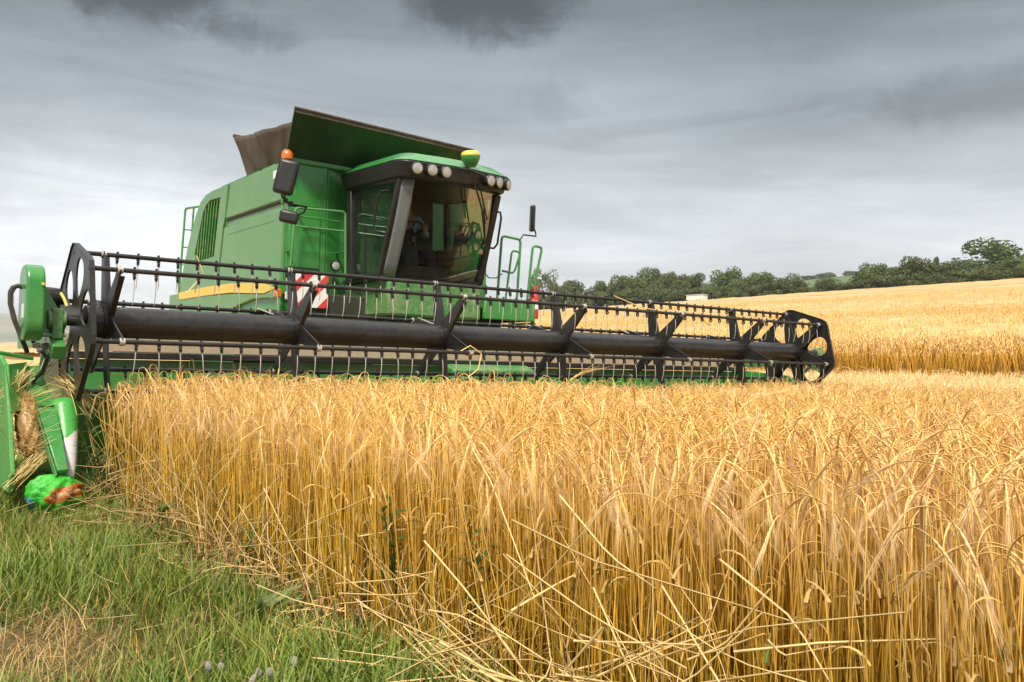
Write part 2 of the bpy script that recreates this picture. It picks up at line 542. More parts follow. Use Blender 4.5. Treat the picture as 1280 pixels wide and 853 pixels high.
def crop():
    cl = Cloud()
    x0, x1, y0, y1 = .03, 9.2, -9.5, .28
    dens = 680
    n = int((x1-x0)*(y1-y0)*dens)
    x = RNG.uniform(x0, x1, n); y = RNG.uniform(y0, y1, n)
    # drilled rows run along the driving direction
    row = .125
    x = np.where(RNG.random(n) < .75, np.round((x - x0)/row)*row + x0 + RNG.normal(0, .022, n), x)
    # uneven margin along the grass
    edge = .05 + .10*np.sin(y*1.9) + .06*np.sin(y*5.3+1) + RNG.uniform(-.08, .06, n)
    keep = x > edge
    dx = x - CAMP.x; dy = y - CAMP.y
    dist = np.hypot(dx, dy)
    # viewing direction (.613,.79); keep a wide wedge, thin out elsewhere
    lat = dx*.79 - dy*.613; dep = dx*.613 + dy*.79
    inside = (np.abs(lat) < dep*.62 + 1.6) & (dep > -.4)
    keep &= inside | (RNG.random(n) < .22)
    keep &= ~((dist > 5) & (RNG.random(n) < .22)) & ~((dist > 8) & (RNG.random(n) < .2))
    x, y, dist = x[keep], y[keep], dist[keep]
    inside = inside[keep]
    n = len(x)
    lod = np.where(dist < 3.6, 0, np.where(dist < 6.5, 1, 2)); lod[~inside] = 2
    z = zt(x)
    w = wave(x, y)
    h = (.955 - .08*np.clip(x/4, 0, 1) + .028*w + RNG.normal(0, .034, n))*np.where((x < .35), RNG.uniform(.85, 1.0, n), 1)
    yaw = RNG.normal(-.5, 1.3, n)
    lx = RNG.normal(.0, .05, n) - np.where(x < .3, RNG.exponential(.05, n), 0); ly = RNG.normal(0, .055, n)
    v = RNG.normal(1, .11, n)*(1 + .05*w)
    warm = RNG.normal(0, .06, n) + .05*np.sin(x*2.1 + y*1.3)
    tint = np.stack([v*(1 + warm*.25), v, v*(1 - warm*1.5)], -1)
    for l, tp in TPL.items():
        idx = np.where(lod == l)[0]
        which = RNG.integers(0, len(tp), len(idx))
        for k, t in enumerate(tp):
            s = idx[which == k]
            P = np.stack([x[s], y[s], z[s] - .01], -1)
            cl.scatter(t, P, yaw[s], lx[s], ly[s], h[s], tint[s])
    o = cl.build('barley', M['stalk'])
    tag(o, 'ripe golden barley standing in front of the cutting reel', 'barley', kind='stuff')
crop()

def straw_tpl(rng, L, bend, r=.0026, ear=False):
    """a broken straw lying along +x"""
    n = 7; V = []; Q = []; C = []; T = []
    kink = rng.uniform(.3, .7)
    c = np.array([.88, .64, .27])*rng.uniform(.72, 1.1)
    for i in range(n+1):
        u = i/n
        p = np.array([u*L, 0, 0.])
        if u > kink: p += np.array([0, (u-kink)*L*bend, -(u-kink)*L*abs(bend)*.6])
        for k in range(3):
            V.append(p + np.array([0, math.cos(2*PI*k/3), math.sin(2*PI*k/3)])*r*(1.1 - .4*u)); C.append(c)
        if i:
            o = (i-1)*3
            for k in range(3): Q.append((o+k, o+(k+1) % 3, o+3+(k+1) % 3, o+3+k))
    return np.array(V), np.array(Q), np.zeros((0, 3), int), np.array(C)

def orient(tpl, a, b, roll=0.):
    """maps the straw's +x onto a->b"""
    V, Q, T, C = tpl
    a = np.array(a, float); b = np.array(b, float)
    d = b - a; L = np.linalg.norm(d); d /= L
    s = np.cross(d, [0.13, .07, 1.]); s /= np.linalg.norm(s); u = np.cross(s, d)
    s2 = s*math.cos(roll) + u*math.sin(roll); u2 = np.cross(s2, d)*-1
    P = a + V[:, :1]*L*d + V[:, 1:2]*s2 + V[:, 2:3]*u2
    return P, Q, T, C

SPANS = [((-.03,-5.044,.633),(-.10,-5.939,.525)), ((-.03,-4.834,.826),(-.06,-5.23,.51)),
 ((-.03,-5.256,.73),(-.06,-5.591,.543)), ((-.03,-4.323,.0),(-.06,-5.085,.55)), ((-.03,-4.728,.077),(-.06,-5.476,.72)),
 ((-.05,-5.566,.358),(-.10,-6.205,.681)), ((-.04,-5.766,.372),(-.10,-6.174,.544)),
 ((-.03,-5.807,.657),(-.06,-6.141,.523)), ((-.03,-5.937,.511),(-.06,-6.054,.462)), ((-.03,-2.348,.064),(-.06,-3.982,.417)),
 ((-.03,-2.933,.01),(-.06,-4.117,.35)), ((-.03,-3.19,.504),(-.06,-4.004,.025)), ((-.03,.05,.654),(-.06,-2.141,.425)),
 ((-.03,-3.933,.219),(-.06,-4.76,.417)), ((-.03,-3.635,.291),(-.06,-4.576,.223)), ((-.03,-1.677,.371),(-.06,-3.25,.694)),
 ((-.03,-.285,.01),(-.06,-2.544,.265)), ((-.03,-2.573,.308),(-.06,-3.475,.027)), ((-.03,-3.304,.197),(-.06,-4.098,.705)),
 ((-.05,-4.6,.5),(-.1,-5.5,.15)), ((-.05,-5.2,.2),(-.1,-6.0,.33))]
def fallen():
    cl = Cloud(); rng = np.random.default_rng(5)
    for a, b in SPANS:
        t = straw_tpl(rng, 1.0, rng.choice((-1, 1))*rng.uniform(.04, .22), r=rng.uniform(.0026, .0034))
        cl.put(*orient(t, a, b, rng.uniform(0, 6)))
    for i in range(400):
        y = rng.uniform(-6.6, .0); x = rng.normal(-.02, .08)
        if y > -3.4 and rng.random() < .35: continue
        z = .02 + rng.exponential(.11)
        if z > .65: continue
        ln = rng.uniform(.12, .55)
        ya = rng.normal(-PI/2 if rng.random() < .6 else PI, .8); el = rng.normal(.12, .32)
        d = np.array([math.cos(ya)*math.cos(el), math.sin(ya)*math.cos(el), math.sin(el)])*ln
        if z + d[2] < .01: d[2] = .02 - z
        t = straw_tpl(rng, 1.0, rng.uniform(-.12, .12), r=rng.uniform(.0024, .0040))
        P_, Q_, T_, C_ = orient(t, (x, y, z), np.array([x, y, z]) + d, rng.uniform(0, 6)); cl.put(P_, Q_, T_, C_*(.72 if y > -3.2 else 1.0))
    for i in range(170):   # litter further out on the turf
        y = rng.uniform(-6.4, 1.0); x = -.1 - rng.exponential(.35)
        ya = rng.uniform(0, 6.28); ln = rng.uniform(.08, .28)
        t = straw_tpl(rng, 1.0, rng.uniform(-.15, .15), r=.0019)
        z = rng.uniform(.02, .09)
        cl.put(*orient(t, (x, y, z), (x + math.cos(ya)*ln, y + math.sin(ya)*ln, max(.015, z + rng.normal(0, .04))), 0))
    for i in range(44):    # thick tangle by the camera end of the margin
        y = rng.uniform(-6.35, -4.9); x = -.07 - abs(rng.normal(0, .05)); z = rng.uniform(.03, .52)*(.4 + .6*min(1, (-4.7-y)/1.2))
        ln = rng.uniform(.3, .8); el = rng.normal(.05, .28); sg = rng.choice((-1, 1))
        d = np.array([rng.normal(0, .10), sg*math.cos(el), math.sin(el)])*ln
        t = straw_tpl(rng, 1.0, rng.uniform(-.5, .5), r=rng.uniform(.0022, .0042))
        a = np.array([x, y, z]) - d*.5; a[2] = max(a[2], .02); b_ = a + d; b_[2] = max(b_[2], .02)
        cl.put(*orient(t, a, b_, rng.uniform(0, 6)))
    for i in range(170):   # broken stems leaning out of the stand
        y = rng.uniform(-6.3, .1); x = rng.uniform(-.02, .12); ln = rng.uniform(.3, .8)
        d = np.array([rng.normal(-.12, .15), rng.normal(-.1, .45), rng.uniform(.35, 1.0)]); d /= np.linalg.norm(d)
        t = straw_tpl(rng, 1.0, rng.uniform(-.5, .5), r=rng.uniform(.0022, .0034))
        cl.put(*orient(t, (x, y, .01), np.array([x, y, .01]) + d*ln, rng.uniform(0, 6)))
    for i in range(5200):  # withered leaves and trash in the bottom of the stand
        y = rng.uniform(-6.6, .1); x = rng.uniform(-.18, .45); z = rng.exponential(.09) + .01; L = rng.uniform(.04, .13); w = rng.uniform(.002, .005)
        ya = rng.uniform(0, 6.28); el = rng.uniform(-.6, 1.2); cv = rng.uniform(-2.5, 2.5); p = np.array([x, y, z]); V = []; C = []; Q = []
        c = np.array([.34, .21, .07])*rng.uniform(.4, 1.5) if rng.random() < .72 else np.array([.10, .15, .03])*rng.uniform(.6, 1.3)
        for j in range(5):
            u = j/4; sd = np.array([-math.sin(ya), math.cos(ya), .3*math.sin(cv*u)])*w*(1 - .8*u)
            V += [p - sd, p + sd]; C += [c, c]
            e = el + cv*u; p = p + np.array([math.cos(ya)*math.cos(e), math.sin(ya)*math.cos(e), math.sin(e)])*L/4; p[2] = max(p[2], .004)
            if j: Q.append((2*j-2, 2*j-1, 2*j+1, 2*j))
        cl.put(np.array(V), np.array(Q), np.zeros((0, 3), int), np.array(C))
    o = cl.build('fallen_straw', M['stalk'])
    tag(o, 'loose broken straws leaning and lying along the edge of the barley', 'straw', kind='stuff')
fallen()

# ------------------------------------------------------------------ grass margin
def blade_tpl(rng, L, w, segs, dry=False):
    V = []; Q = []; C = []
    b = rng.uniform(.4, 1.5); e0 = rng.uniform(.02, .35)
    p = np.zeros(3); tip = rng.uniform(.8, 1.2)
    for i in range(segs+1):
        u = i/segs
        ww = w*(1 - u**1.6)*.5 + .0003
        V += [p + np.array([0, -ww, 0]), p + np.array([0, ww, 0])]
        if dry: c = np.array([.58, .43, .20])*(.85 + .3*u)
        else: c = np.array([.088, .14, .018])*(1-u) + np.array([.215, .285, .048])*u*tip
        C += [c, c]
        e = e0 + b*u
        p = p + np.array([math.sin(e), 0, math.cos(e)])*L/segs
        if i: Q.append((2*i-2, 2*i-1, 2*i+1, 2*i))
    return np.array(V), np.array(Q), np.zeros((0, 3), int), np.array(C)

def grass():
    cl = Cloud(); rng = np.random.default_rng(21)
    gt = [blade_tpl(rng, rng.uniform(.08, .24), rng.uniform(.004, .0095), 4) for _ in range(26)]
    dt = [blade_tpl(rng, rng.uniform(.08, .28), rng.uniform(.0028, .005), 3, True) for _ in range(14)]
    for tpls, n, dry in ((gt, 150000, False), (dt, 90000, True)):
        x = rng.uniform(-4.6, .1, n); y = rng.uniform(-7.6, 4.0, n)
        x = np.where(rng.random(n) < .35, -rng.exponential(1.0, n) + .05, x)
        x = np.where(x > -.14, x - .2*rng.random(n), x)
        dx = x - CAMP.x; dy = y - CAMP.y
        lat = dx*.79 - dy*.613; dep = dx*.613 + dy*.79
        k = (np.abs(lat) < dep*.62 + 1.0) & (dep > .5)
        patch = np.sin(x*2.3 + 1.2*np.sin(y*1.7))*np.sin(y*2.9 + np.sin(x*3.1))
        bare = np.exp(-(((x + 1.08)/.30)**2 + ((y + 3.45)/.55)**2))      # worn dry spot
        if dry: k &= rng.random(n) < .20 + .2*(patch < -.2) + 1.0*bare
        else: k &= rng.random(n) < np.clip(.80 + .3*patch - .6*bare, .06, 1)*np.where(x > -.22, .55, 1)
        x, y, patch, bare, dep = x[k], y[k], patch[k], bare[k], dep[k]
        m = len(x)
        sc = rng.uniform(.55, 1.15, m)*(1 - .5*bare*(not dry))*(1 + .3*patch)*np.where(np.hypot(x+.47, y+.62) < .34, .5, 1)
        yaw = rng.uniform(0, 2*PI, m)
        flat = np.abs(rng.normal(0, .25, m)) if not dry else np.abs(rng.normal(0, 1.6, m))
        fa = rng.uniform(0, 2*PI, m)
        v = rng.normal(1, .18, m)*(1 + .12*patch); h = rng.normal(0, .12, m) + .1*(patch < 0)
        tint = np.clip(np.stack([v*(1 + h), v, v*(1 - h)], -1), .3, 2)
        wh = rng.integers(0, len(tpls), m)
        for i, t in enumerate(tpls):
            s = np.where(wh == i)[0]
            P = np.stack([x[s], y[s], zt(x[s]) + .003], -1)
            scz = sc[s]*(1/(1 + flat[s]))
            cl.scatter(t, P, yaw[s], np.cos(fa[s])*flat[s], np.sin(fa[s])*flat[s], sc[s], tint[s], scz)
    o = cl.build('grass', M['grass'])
    tag(o, 'rough green grass with dry blades on the field margin', 'grass', kind='stuff')
grass()

# ------------------------------------------------------------------ stubble and far barley
def stubble():
    cl = Cloud(); rng = np.random.default_rng(31)
    t = []
    for i in range(8):
        V = []; Q = []; C = []
        c = np.array([.80, .60, .30])*rng.uniform(.85, 1.1)
        for k in range(3):
            a = rng.uniform(0, PI); w = .006; h = rng.uniform(.08, .20)
            o = rng.normal(0, .03, 2); ln = rng.normal(0, .05, 2)
            d = np.array([math.cos(a)*w, math.sin(a)*w, 0])
            b = len(V)
            V += [np.array([o[0], o[1], 0]) - d, np.array([o[0], o[1], 0]) + d, np.array([o[0]+ln[0], o[1]+ln[1], h]) + d, np.array([o[0]+ln[0], o[1]+ln[1], h]) - d]
            C += [c*.8, c*.8, c*1.1, c*1.1]; Q.append((b, b+1, b+2, b+3))
        t.append((np.array(V), np.array(Q), np.zeros((0, 3), int), np.array(C)))
    def zone(n, x0, x1, y0, y1, sc):
        x = rng.uniform(x0, x1, n); y = rng.uniform(y0, y1, n)
        x = np.round(x/.25)*.25 + rng.normal(0, .04, n)
        w = rng.integers(0, 8, n)
        for i in range(8):
            s = w == i; k = s.sum()
            P = np.stack([x[s], y[s], zt(x[s])], -1)
            v = rng.normal(1, .12, k)
            cl.scatter(t[i], P, rng.uniform(0, 6.28, k), np.zeros(k), np.zeros(k), rng.uniform(.6, 1.2, k)*sc, np.stack([v, v, v], -1))
    zone(26000, 9.3, 23.2, -6, 26, 1.0)
    zone(9000, -3, 9.2, 2.0, 24, 1.0)
    # threshed straw lying in loose swaths
    for i in range(5200):
        x = rng.normal(16.5, 2.3) if rng.random() < .7 else rng.uniform(9.6, 23); y = rng.uniform(-6, 26)
        a = rng.uniform(0, 6.28); ln = rng.uniform(.15, .5)
        z = float(zt(x)) + rng.uniform(.03, .26)
        q = straw_tpl(rng, 1., rng.uniform(-.2, .2), r=.006)
        cl.put(*orient(q, (x, y, z), (x + math.cos(a)*ln, y + math.sin(a)*ln, z + rng.normal(0, .06)), 0))
    o = cl.build('stubble', M['stalk'])
    tag(o, 'pale cut stubble and loose straw on the strip between the two barley stands', 'stubble', kind='stuff')
stubble()

def far_barley():
    rng = np.random.default_rng(41)
    cl = Cloud()
    X0 = 23.3
    # canopy sheet a little below the ears
    xs = np.concatenate([np.linspace(X0 + .6, 60, 120), np.linspace(61, 201, 110)])
    ys = np.concatenate([np.linspace(-30, 60, 160), np.linspace(61, 420, 160), np.linspace(440, 1700, 30)])
    X, Y = np.meshgrid(xs, ys)
    Z = zt(X) + (np.sin(X*.031+1)*np.sin(Y*.023)*.5)*np.clip((X-60)/140, 0, 1)*.6
    b = .07*np.sin(X*2.1 + Y*.8)*np.sin(Y*1.9 - X*.6) + .10*np.sin(X*.43 + 1.3*np.sin(Y*.19))*np.sin(Y*.31) + rng.normal(0, .05, X.shape)
    lodge = sum(np.exp(-((X - x_ - 3*np.sin(Y*.03 + x_) - 1.2*np.sin(Y*.11+x_*2))/w_)**2)*np.clip(.4 + .8*np.sin(Y*.045 + x_*.7) + .3*np.sin(Y*.13+x_), 0, 1) for x_, w_ in ((44, 2.2), (58, 3.0), (75, 3.), (96, 5), (118, 4), (150, 7)))
    Z = Z + .80 + b - .22*np.clip(lodge, 0, 1)
    V = np.stack([X, Y, Z], -1).reshape(-1, 3)
    nx, ny = len(xs), len(ys)
    i = np.arange(ny-1)[:, None]*nx + np.arange(nx-1)[None]
    Q = np.stack([i, i+1, i+nx+1, i+nx], -1).reshape(-1, 4)
    pv = 1 + .12*np.sin(X*.21 + 2*np.sin(Y*.05)) *np.sin(Y*.09) + rng.normal(0, .08, X.shape)
    pv = pv*(1 - .20*np.clip(lodge, 0, 1))
    C = (np.array([.70, .45, .185])[None]*pv.reshape(-1, 1))*np.stack([np.ones(pv.size), 1 - .10*np.clip(lodge, 0, 1).ravel(), 1 - .35*np.clip(lodge, 0, 1).ravel()], -1)
    cl.put(V, Q, np.zeros((0, 3), int), C)
    # tufts: bent ribbons standing through the sheet
    tp = []
    for i in range(14):
        V = []; Q = []; T = []; C = []
        for k in range(4):
            a = rng.uniform(0, PI); w = rng.uniform(.005, .009); o = rng.normal(0, .06, 2); ln = rng.normal(0, .10, 2)
            h = rng.uniform(.78, .98); d = np.array([math.cos(a), math.sin(a), 0])*w
            p0 = np.array([o[0], o[1], 0]); p1 = np.array([o[0]+ln[0]*.6, o[1]+ln[1]*.6, h*.7]); p2 = np.array([o[0]+ln[0], o[1]+ln[1], h])
            hd = rng.uniform(0, 6.28); p3 = p2 + np.array([math.cos(hd)*.09, math.sin(hd)*.09, -.07])
            b0 = len(V)
            for p, ww, c in ((p0, 1, STRAW_LO*.9), (p1, .9, STRAW_MID*np.array([.88,.9,1.2])), (p2, 1.1, STRAW_HI*.86), (p3, 1.6, AWN*.86)):
                V += [p - d*ww, p + d*ww]; C += [c, c]
            for j in range(3): Q.append((b0+2*j, b0+2*j+1, b0+2*j+3, b0+2*j+2))
        tp.append((np.array(V), np.array(Q), np.zeros((0, 3), int), np.array(C)))
    def zone(n, x0, x1, y0, y1, sc=1., power=1., leanx=.06):
        x = x0 + (x1-x0)*rng.random(n)**power; y = rng.uniform(y0, y1, n)
        w = rng.integers(0, len(tp), n)
        for i, t in enumerate(tp):
            s = w == i; k = int(s.sum())
            P = np.stack([x[s], y[s], zt(x[s])], -1)
            v = rng.normal(1, .10, k)*(1 + .08*np.sin(y[s]*.6)*np.sin(x[s]*.4))
            cl.scatter(t, P, rng.uniform(0, 6.28, k), rng.normal(0, leanx, k), rng.normal(0, .10, k), rng.uniform(.85, 1.08, k)*sc, np.stack([v, v, v*rng.normal(1, .1, k)], -1))
    zone(15000, X0, X0+1.3, -14, 40, 1.0)
    zone(2600, X0-.35, X0+.3, -14, 40, .85, 1., .3)
    zone(30000, X0+1, X0+30, -14, 60, 1.04, 1.3)
    zone(20000, X0+25, 110, -10, 170, 1.12)
    o = cl.build('barley_field', M['stalk'])
    tag(o, 'uncut barley covering the hillside beyond the stubble strip', 'barley', kind='stuff')
far_barley()

# ------------------------------------------------------------------ COMBINE
ROOT = empty('combine_harvester', (4.5, 4.5, 0))
tag(ROOT, 'large green combine harvester with a black reel cutting into the barley', 'combine harvester')
XS, XE = 2.85, 6.15

# ---- body
b = MB()
b.prism([(3.58,1.0),(3.58,3.60),(6.15,3.60),(6.62,3.5),(7.12,2.93),(7.55,2.12),(7.6,1.2),(6.6,.95)], 'x', XS+.05, XE)
body = b.build('body', M['green'], ROOT, .03)
# side panels (viewer's left) proud of the hull
b = MB(); b.plate([(XS,3.50,3.15),(XS,3.50,3.645),(XS,5.36,3.645),(XS,5.52,3.15)], (1,0,0), .06)
b.build('upper_side_panel', M['green_side'], body, .018)
b = MB(); b.plate([(XS,3.50,2.06),(XS,3.50,3.04),(XS,5.56,3.04),(XS,5.80,2.06)], (1,0,0), .06)
b.build('lower_side_panel', M['green_side'], body, .018)
b = MB(); b.plate([(XS-.004,3.75,2.905),(XS-.004,3.75,2.915),(XS-.004,5.4,2.915),(XS-.004,5.4,2.905)], (1,0,0), .02)
b.build('panel_crease', M['green'], body)
b = MB(); b.plate([(XS+.035,3.5,3.03),(XS+.035,3.5,3.175),(XS+.035,5.56,3.175),(XS+.035,5.60,3.03)], (1,0,0), .04)
b.build('panel_groove', M['green_side'], body)
b = MB(); b.plate([(XS+.012,3.5,3.122),(XS+.012,3.5,3.149),(XS+.012,5.50,3.149),(XS+.012,5.51,3.122)], (1,0,0), .03); b.build('panel_shadow_line', M['dark'], body)  # dark strip added to draw the shadow line under the upper panel
# rear cover with louvre opening
bm = bmesh.new()
outer = [(5.47,3.645),(6.15,3.645),(6.42,3.62),(6.65,3.54),(6.85,3.36),(7.16,2.95),(7.45,2.45),(7.56,2.06),(5.84,2.06),(5.62,3.04),(5.55,3.17)]
vent = [(5.74,3.50),(6.20,3.52),(6.38,3.47),(6.50,3.38),(6.86,2.75),(6.83,2.62),(5.97,2.64)]
cu = bpy.data.curves.new('rear_cover', 'CURVE'); cu.dimensions = '2D'; cu.fill_mode = 'BOTH'; cu.extrude = .03
for poly in (outer, vent):
    sp = cu.splines.new('POLY'); sp.points.add(len(poly)-1); sp.use_cyclic_u = True
    for p, q in zip(sp.points, poly): p.co = (q[0], q[1], 0, 1)
def curve_mesh(cu, name, mat, parent, basis, origin, bevel=0.):
    """2D curve (a,b) with thickness -> mesh object laid on basis vectors"""
    to = bpy.data.objects.new('tmp', cu); COL.objects.link(to)
    dg = bpy.context.evaluated_depsgraph_get()
    me = bpy.data.meshes.new_from_object(to.evaluated_get(dg))
    bpy.data.objects.remove(to)
    A, B, Cv = [Vector(v) for v in basis]; O = Vector(origin)
    for v in me.vertices:
        a, b_, c = v.co; v.co = O + A*a + B*b_ + Cv*c
    bm = bmesh.new(); bm.from_mesh(me)
    bmesh.ops.remove_doubles(bm, verts=bm.verts, dist=1e-5)
    bmesh.ops.recalc_face_normals(bm, faces=bm.faces); bm.to_mesh(me); bm.free()
    me.name = name; me.materials.clear(); me.materials.append(mat)
    me.polygons.foreach_set('use_smooth', [False]*len(me.polygons))
    o = link_mesh(name, me, parent)
    if bevel:
        bv = o.modifiers.new('bevel', 'BEVEL'); bv.width = bevel; bv.segments = 2; bv.limit_method = 'ANGLE'; bv.angle_limit = R(50)
    return o
rc = curve_mesh(cu, 'rear_side_panel', M['green_side'], body, ((0,1,0),(0,0,1),(1,0,0)), (XS+.03, 0, 0), .012)
for k in range(8):
    b = MB()
    y0 = 5.80 + k*.125
    b.bar((XS+.045, y0 + .02, 3.50 - max(0, k-4)*.06), (XS+.045, y0 + .21 - k*.012, 2.66), .015, .085, up=(.75,.66,0))
    b.build('louvre_slat', M['green_dirty'], body)
b = MB(); b.plate([(XS+.065,5.72,2.6),(XS+.065,5.72,3.54),(XS+.065,6.5,3.5),(XS+.065,6.9,2.6)], (1,0,0), .01)
b.build('radiator_screen', M['dark'], body)
# yellow stripe
top = [(3.62,2.035),(4.0,2.115),(4.5,2.155),(5.2,2.19),(6.2,2.205),(7.55,2.19)]
bot = [(7.53,2.075),(6.2,2.075),(5.2,2.06),(4.5,2.015),(4.0,1.985)]
b = MB(); b.plate([(XS-.008,y,z) for y, z in top+bot], (1,0,0), .03)
b.build('yellow_stripe', M['yellow'], body)
# lower skirt below the stripe with the wheel arch cut
sk = [(3.70,2.03),(4.0,1.98),(4.5,2.01),(5.2,2.052),(6.2,2.068),(7.53,2.068),(7.62,1.98),(7.62,1.5),(5.6,1.5),(5.35,1.70),(4.95,1.87),(4.4,1.93),(3.9,1.92),(3.70,1.90)]
b = MB(); b.plate([(XS+.0,y,z) for y, z in sk], (1,0,0), .05)
b.build('lower_skirt', M['green_side'], body, .012)
b = MB(); b.box((XS+.02,7.62,1.9),(XS+.5,8.15,2.18)); b.build('rear_step', M['green_side'], body, .02)
# front wall
b = MB(); b.plate([(XS+.004,3.50,3.10),(3.47,3.50,3.10),(3.47,3.50,3.65),(XS+.004,3.50,3.65)], (0,1,0), .06)
b.build('front_upper_panel', M['green'], body, .012)
b = MB(); b.plate([(XS+.004,3.505,1.95),(3.47,3.505,1.95),(3.47,3.505,3.08),(XS+.004,3.505,3.08)], (0,1,0), .06)
b.build('front_lower_panel', M['green'], body, .012)
b = MB(); b.hexa([(3.475,3.50,1.95),(3.82,3.62,1.95),(3.82,3.70,1.95),(3.475,3.60,1.95)], [(3.475,3.50,3.65),(3.82,3.62,3.65),(3.82,3.70,3.65),(3.475,3.60,3.65)])
b.build('front_angled_panel', M['green'], body, .008)
b = MB(); b.box((2.95,3.485,2.30),(3.38,3.51,2.98)); b.build('access_door', M['green'], body, .015)
b = MB(); b.box((XS+.10,3.46,3.64),(5.9,6.0,3.72)); b.build('tank_rim', M['green'], body, .015)
b = MB(); b.box((XS-.006,3.66,3.46),(XS+.01,3.80,3.56)); b.build('decal', M['white'], body)
b = MB(); b.box((3.1,5.95,3.66),(4.2,6.5,3.76)); b.build('air_intake', M['plastic'], body, .03)
b = MB(); b.box((3.0,3.0,1.0),(6.0,3.6,1.95)); b.build('chassis', M['grime'], body, .02)
b = MB(); b.hexa([(3.9,1.1,.45),(5.1,1.1,.45),(5.1,1.1,1.05),(3.9,1.1,1.05)], [(3.9,3.0,1.0),(5.1,3.0,1.0),(5.1,3.0,1.66),(3.9,3.0,1.66)])
b.build('feeder_house', M['green_dirty'], ROOT, .02)

# ---- grain tank extension
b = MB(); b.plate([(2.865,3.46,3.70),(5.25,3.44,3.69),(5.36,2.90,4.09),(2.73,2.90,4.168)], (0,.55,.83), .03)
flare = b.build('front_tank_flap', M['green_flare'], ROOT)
b = MB(); b.bar((2.72,2.890,4.172),(5.37,2.890,4.094), .035, .018); b.build('edge_strip', M['strip'], flare)
b = MB(); b.bar((2.735,2.898,4.14),(5.35,2.898,4.066), .012, .045); b.build('rubber_lip', M['strip'], flare)
b = MB(); b.plate([(2.95,4.98,3.69),(5.25,4.98,3.69),(5.30,5.24,4.25),(2.83,5.20,4.297)], (0,-.9,.3), .03)
rf = b.build('rear_tank_flap', M['tarp'], ROOT)
b = MB(); b.bar((2.815,5.2,4.30),(5.3,5.24,4.255), .06, .03); b.build('edge_strip', M['strip'], rf)
# brown tarpaulin gusset on the viewer's side between the flaps
rows = []
for i in range(9):
    u = i/8
    r_ = []
    for j in range(33):
        t = j/32
        yb = 3.56 + (4.98-3.56)*t; yt = 3.06 + (5.16-3.06)*t
        zb = 3.66; ztop = 4.06 + .21*t**2 + .03*math.sin(PI*t)
        y = yb + (yt-yb)*u; z = zb + (ztop-zb)*u
        x = 2.99 - .19*u + .010*math.sin(t*37 + u*3.0 + 2*math.sin(t*9))*math.sin(PI*t)**.5 + .03*math.sin(t*7+1+u)*u*math.sin(PI*t) + .012*math.sin(t*17 - u*4)
        r_.append((x, y, z))
    rows.append(r_)
b = MB(); b.grid(rows)
tp = b.build('tarpaulin', M['tarp'], ROOT)
so = tp.modifiers.new('thick', 'SOLIDIFY'); so.thickness = .008
b = MB(); b.plate([(5.25,3.5,3.7),(5.25,5.0,3.7),(5.33,5.2,4.24),(5.36,2.95,4.08)], (1,0,0), .02); b.build('side_tank_flap', M['tarp'], ROOT)

# ---- cab
A0 = Vector((3.71,2.48,2.18)); B0 = Vector((3.71,2.05,3.33)); C0 = Vector((3.71,3.22,2.2)); D0 = Vector((3.71,3.28,3.40))
A1 = Vector((5.20,2.48,2.18)); B1 = Vector((5.20,2.10,3.33)); C1 = Vector((5.20,3.22,2.2)); D1 = Vector((5.20,3.28,3.40))
b = MB()
b.prism([(2.42,1.70),(2.42,2.16),(3.50,2.16),(3.50,1.70)], 'x', 3.80, 5.22)
cab = b.build('cab', M['green_dirty'], ROOT, .03)
b = MB(); b.box((3.70,2.44,2.13),(5.22,3.46,2.185)); b.build('cab_floor', M['dark'], cab, .01)
b = MB()
b.bar(A0, B0, .07, .06, up=(1,0,0)); b.bar(C0, D0 + Vector((0,.02,0)), .12, .08, up=(1,0,0))
b.bar(A1, B1, .10, .09, up=(1,0,0)); b.bar(C1, D1, .09, .07, up=(1,0,0))
b.bar(A0 + Vector((0,-.02,0)), C0, .06, .06); b.bar(A1, C1, .06, .06); b.bar(B0, D0, .06, .10); b.bar(B1, D1, .06, .10)
b.bar(A0, A1, .07, .05)
b.build('cab_frame', M['black'], cab, .012)
b = MB(); b.plate([(3.71,3.33,2.18),(5.02,3.33,2.18),(5.02,3.36,3.42),(3.71,3.36,3.42)], (0,1,0), .05); b.build('rear_wall', M['brown'], cab)
b = MB(); b.plate([(3.75,2.1,3.37),(5.18,2.1,3.37),(5.18,3.35,3.40),(3.75,3.35,3.40)], (0,0,1), .03); b.build('headliner', M['dark'], cab)
# windscreen, bowed forward
def ws(u, v):
    lo = A0.lerp(A1, u); hi = B0.lerp(B1, u)
    p = lo.lerp(hi, v); p.y -= .11*math.sin(PI*u) + .03*math.sin(PI*v)
    return p
b = MB(); b.grid([[ws(.11 + .86*i/16, j/8) for i in range(17)] for j in range(9)])
o = b.build('windscreen', M['glass'], cab)
b = MB(); b.grid([[ws(.015 + .105*i/4, j/8) + Vector((0,-.006,0)) for i in range(5)] for j in range(9)])
o = b.build('corner_pillar', M['corner_glass'], cab); so = o.modifiers.new('thick', 'SOLIDIFY'); so.thickness = .02
b = MB(); b.plate([A0 + Vector((0,.05,.03)), C0 + Vector((0,-.05,.03)), D0 + Vector((0,-.05,-.06)), B0 + Vector((0,.05,-.05))], (1,0,0), .006)
b.build('door_window', M['side_glass'], cab)
b = MB(); b.plate([A1 + Vector((0,.05,.03)), C1 + Vector((0,-.05,.03)), D1 + Vector((0,-.05,-.06)), B1 + Vector((0,.05,-.05))], (1,0,0), .006)
b.build('side_window', M['side_glass'], cab)
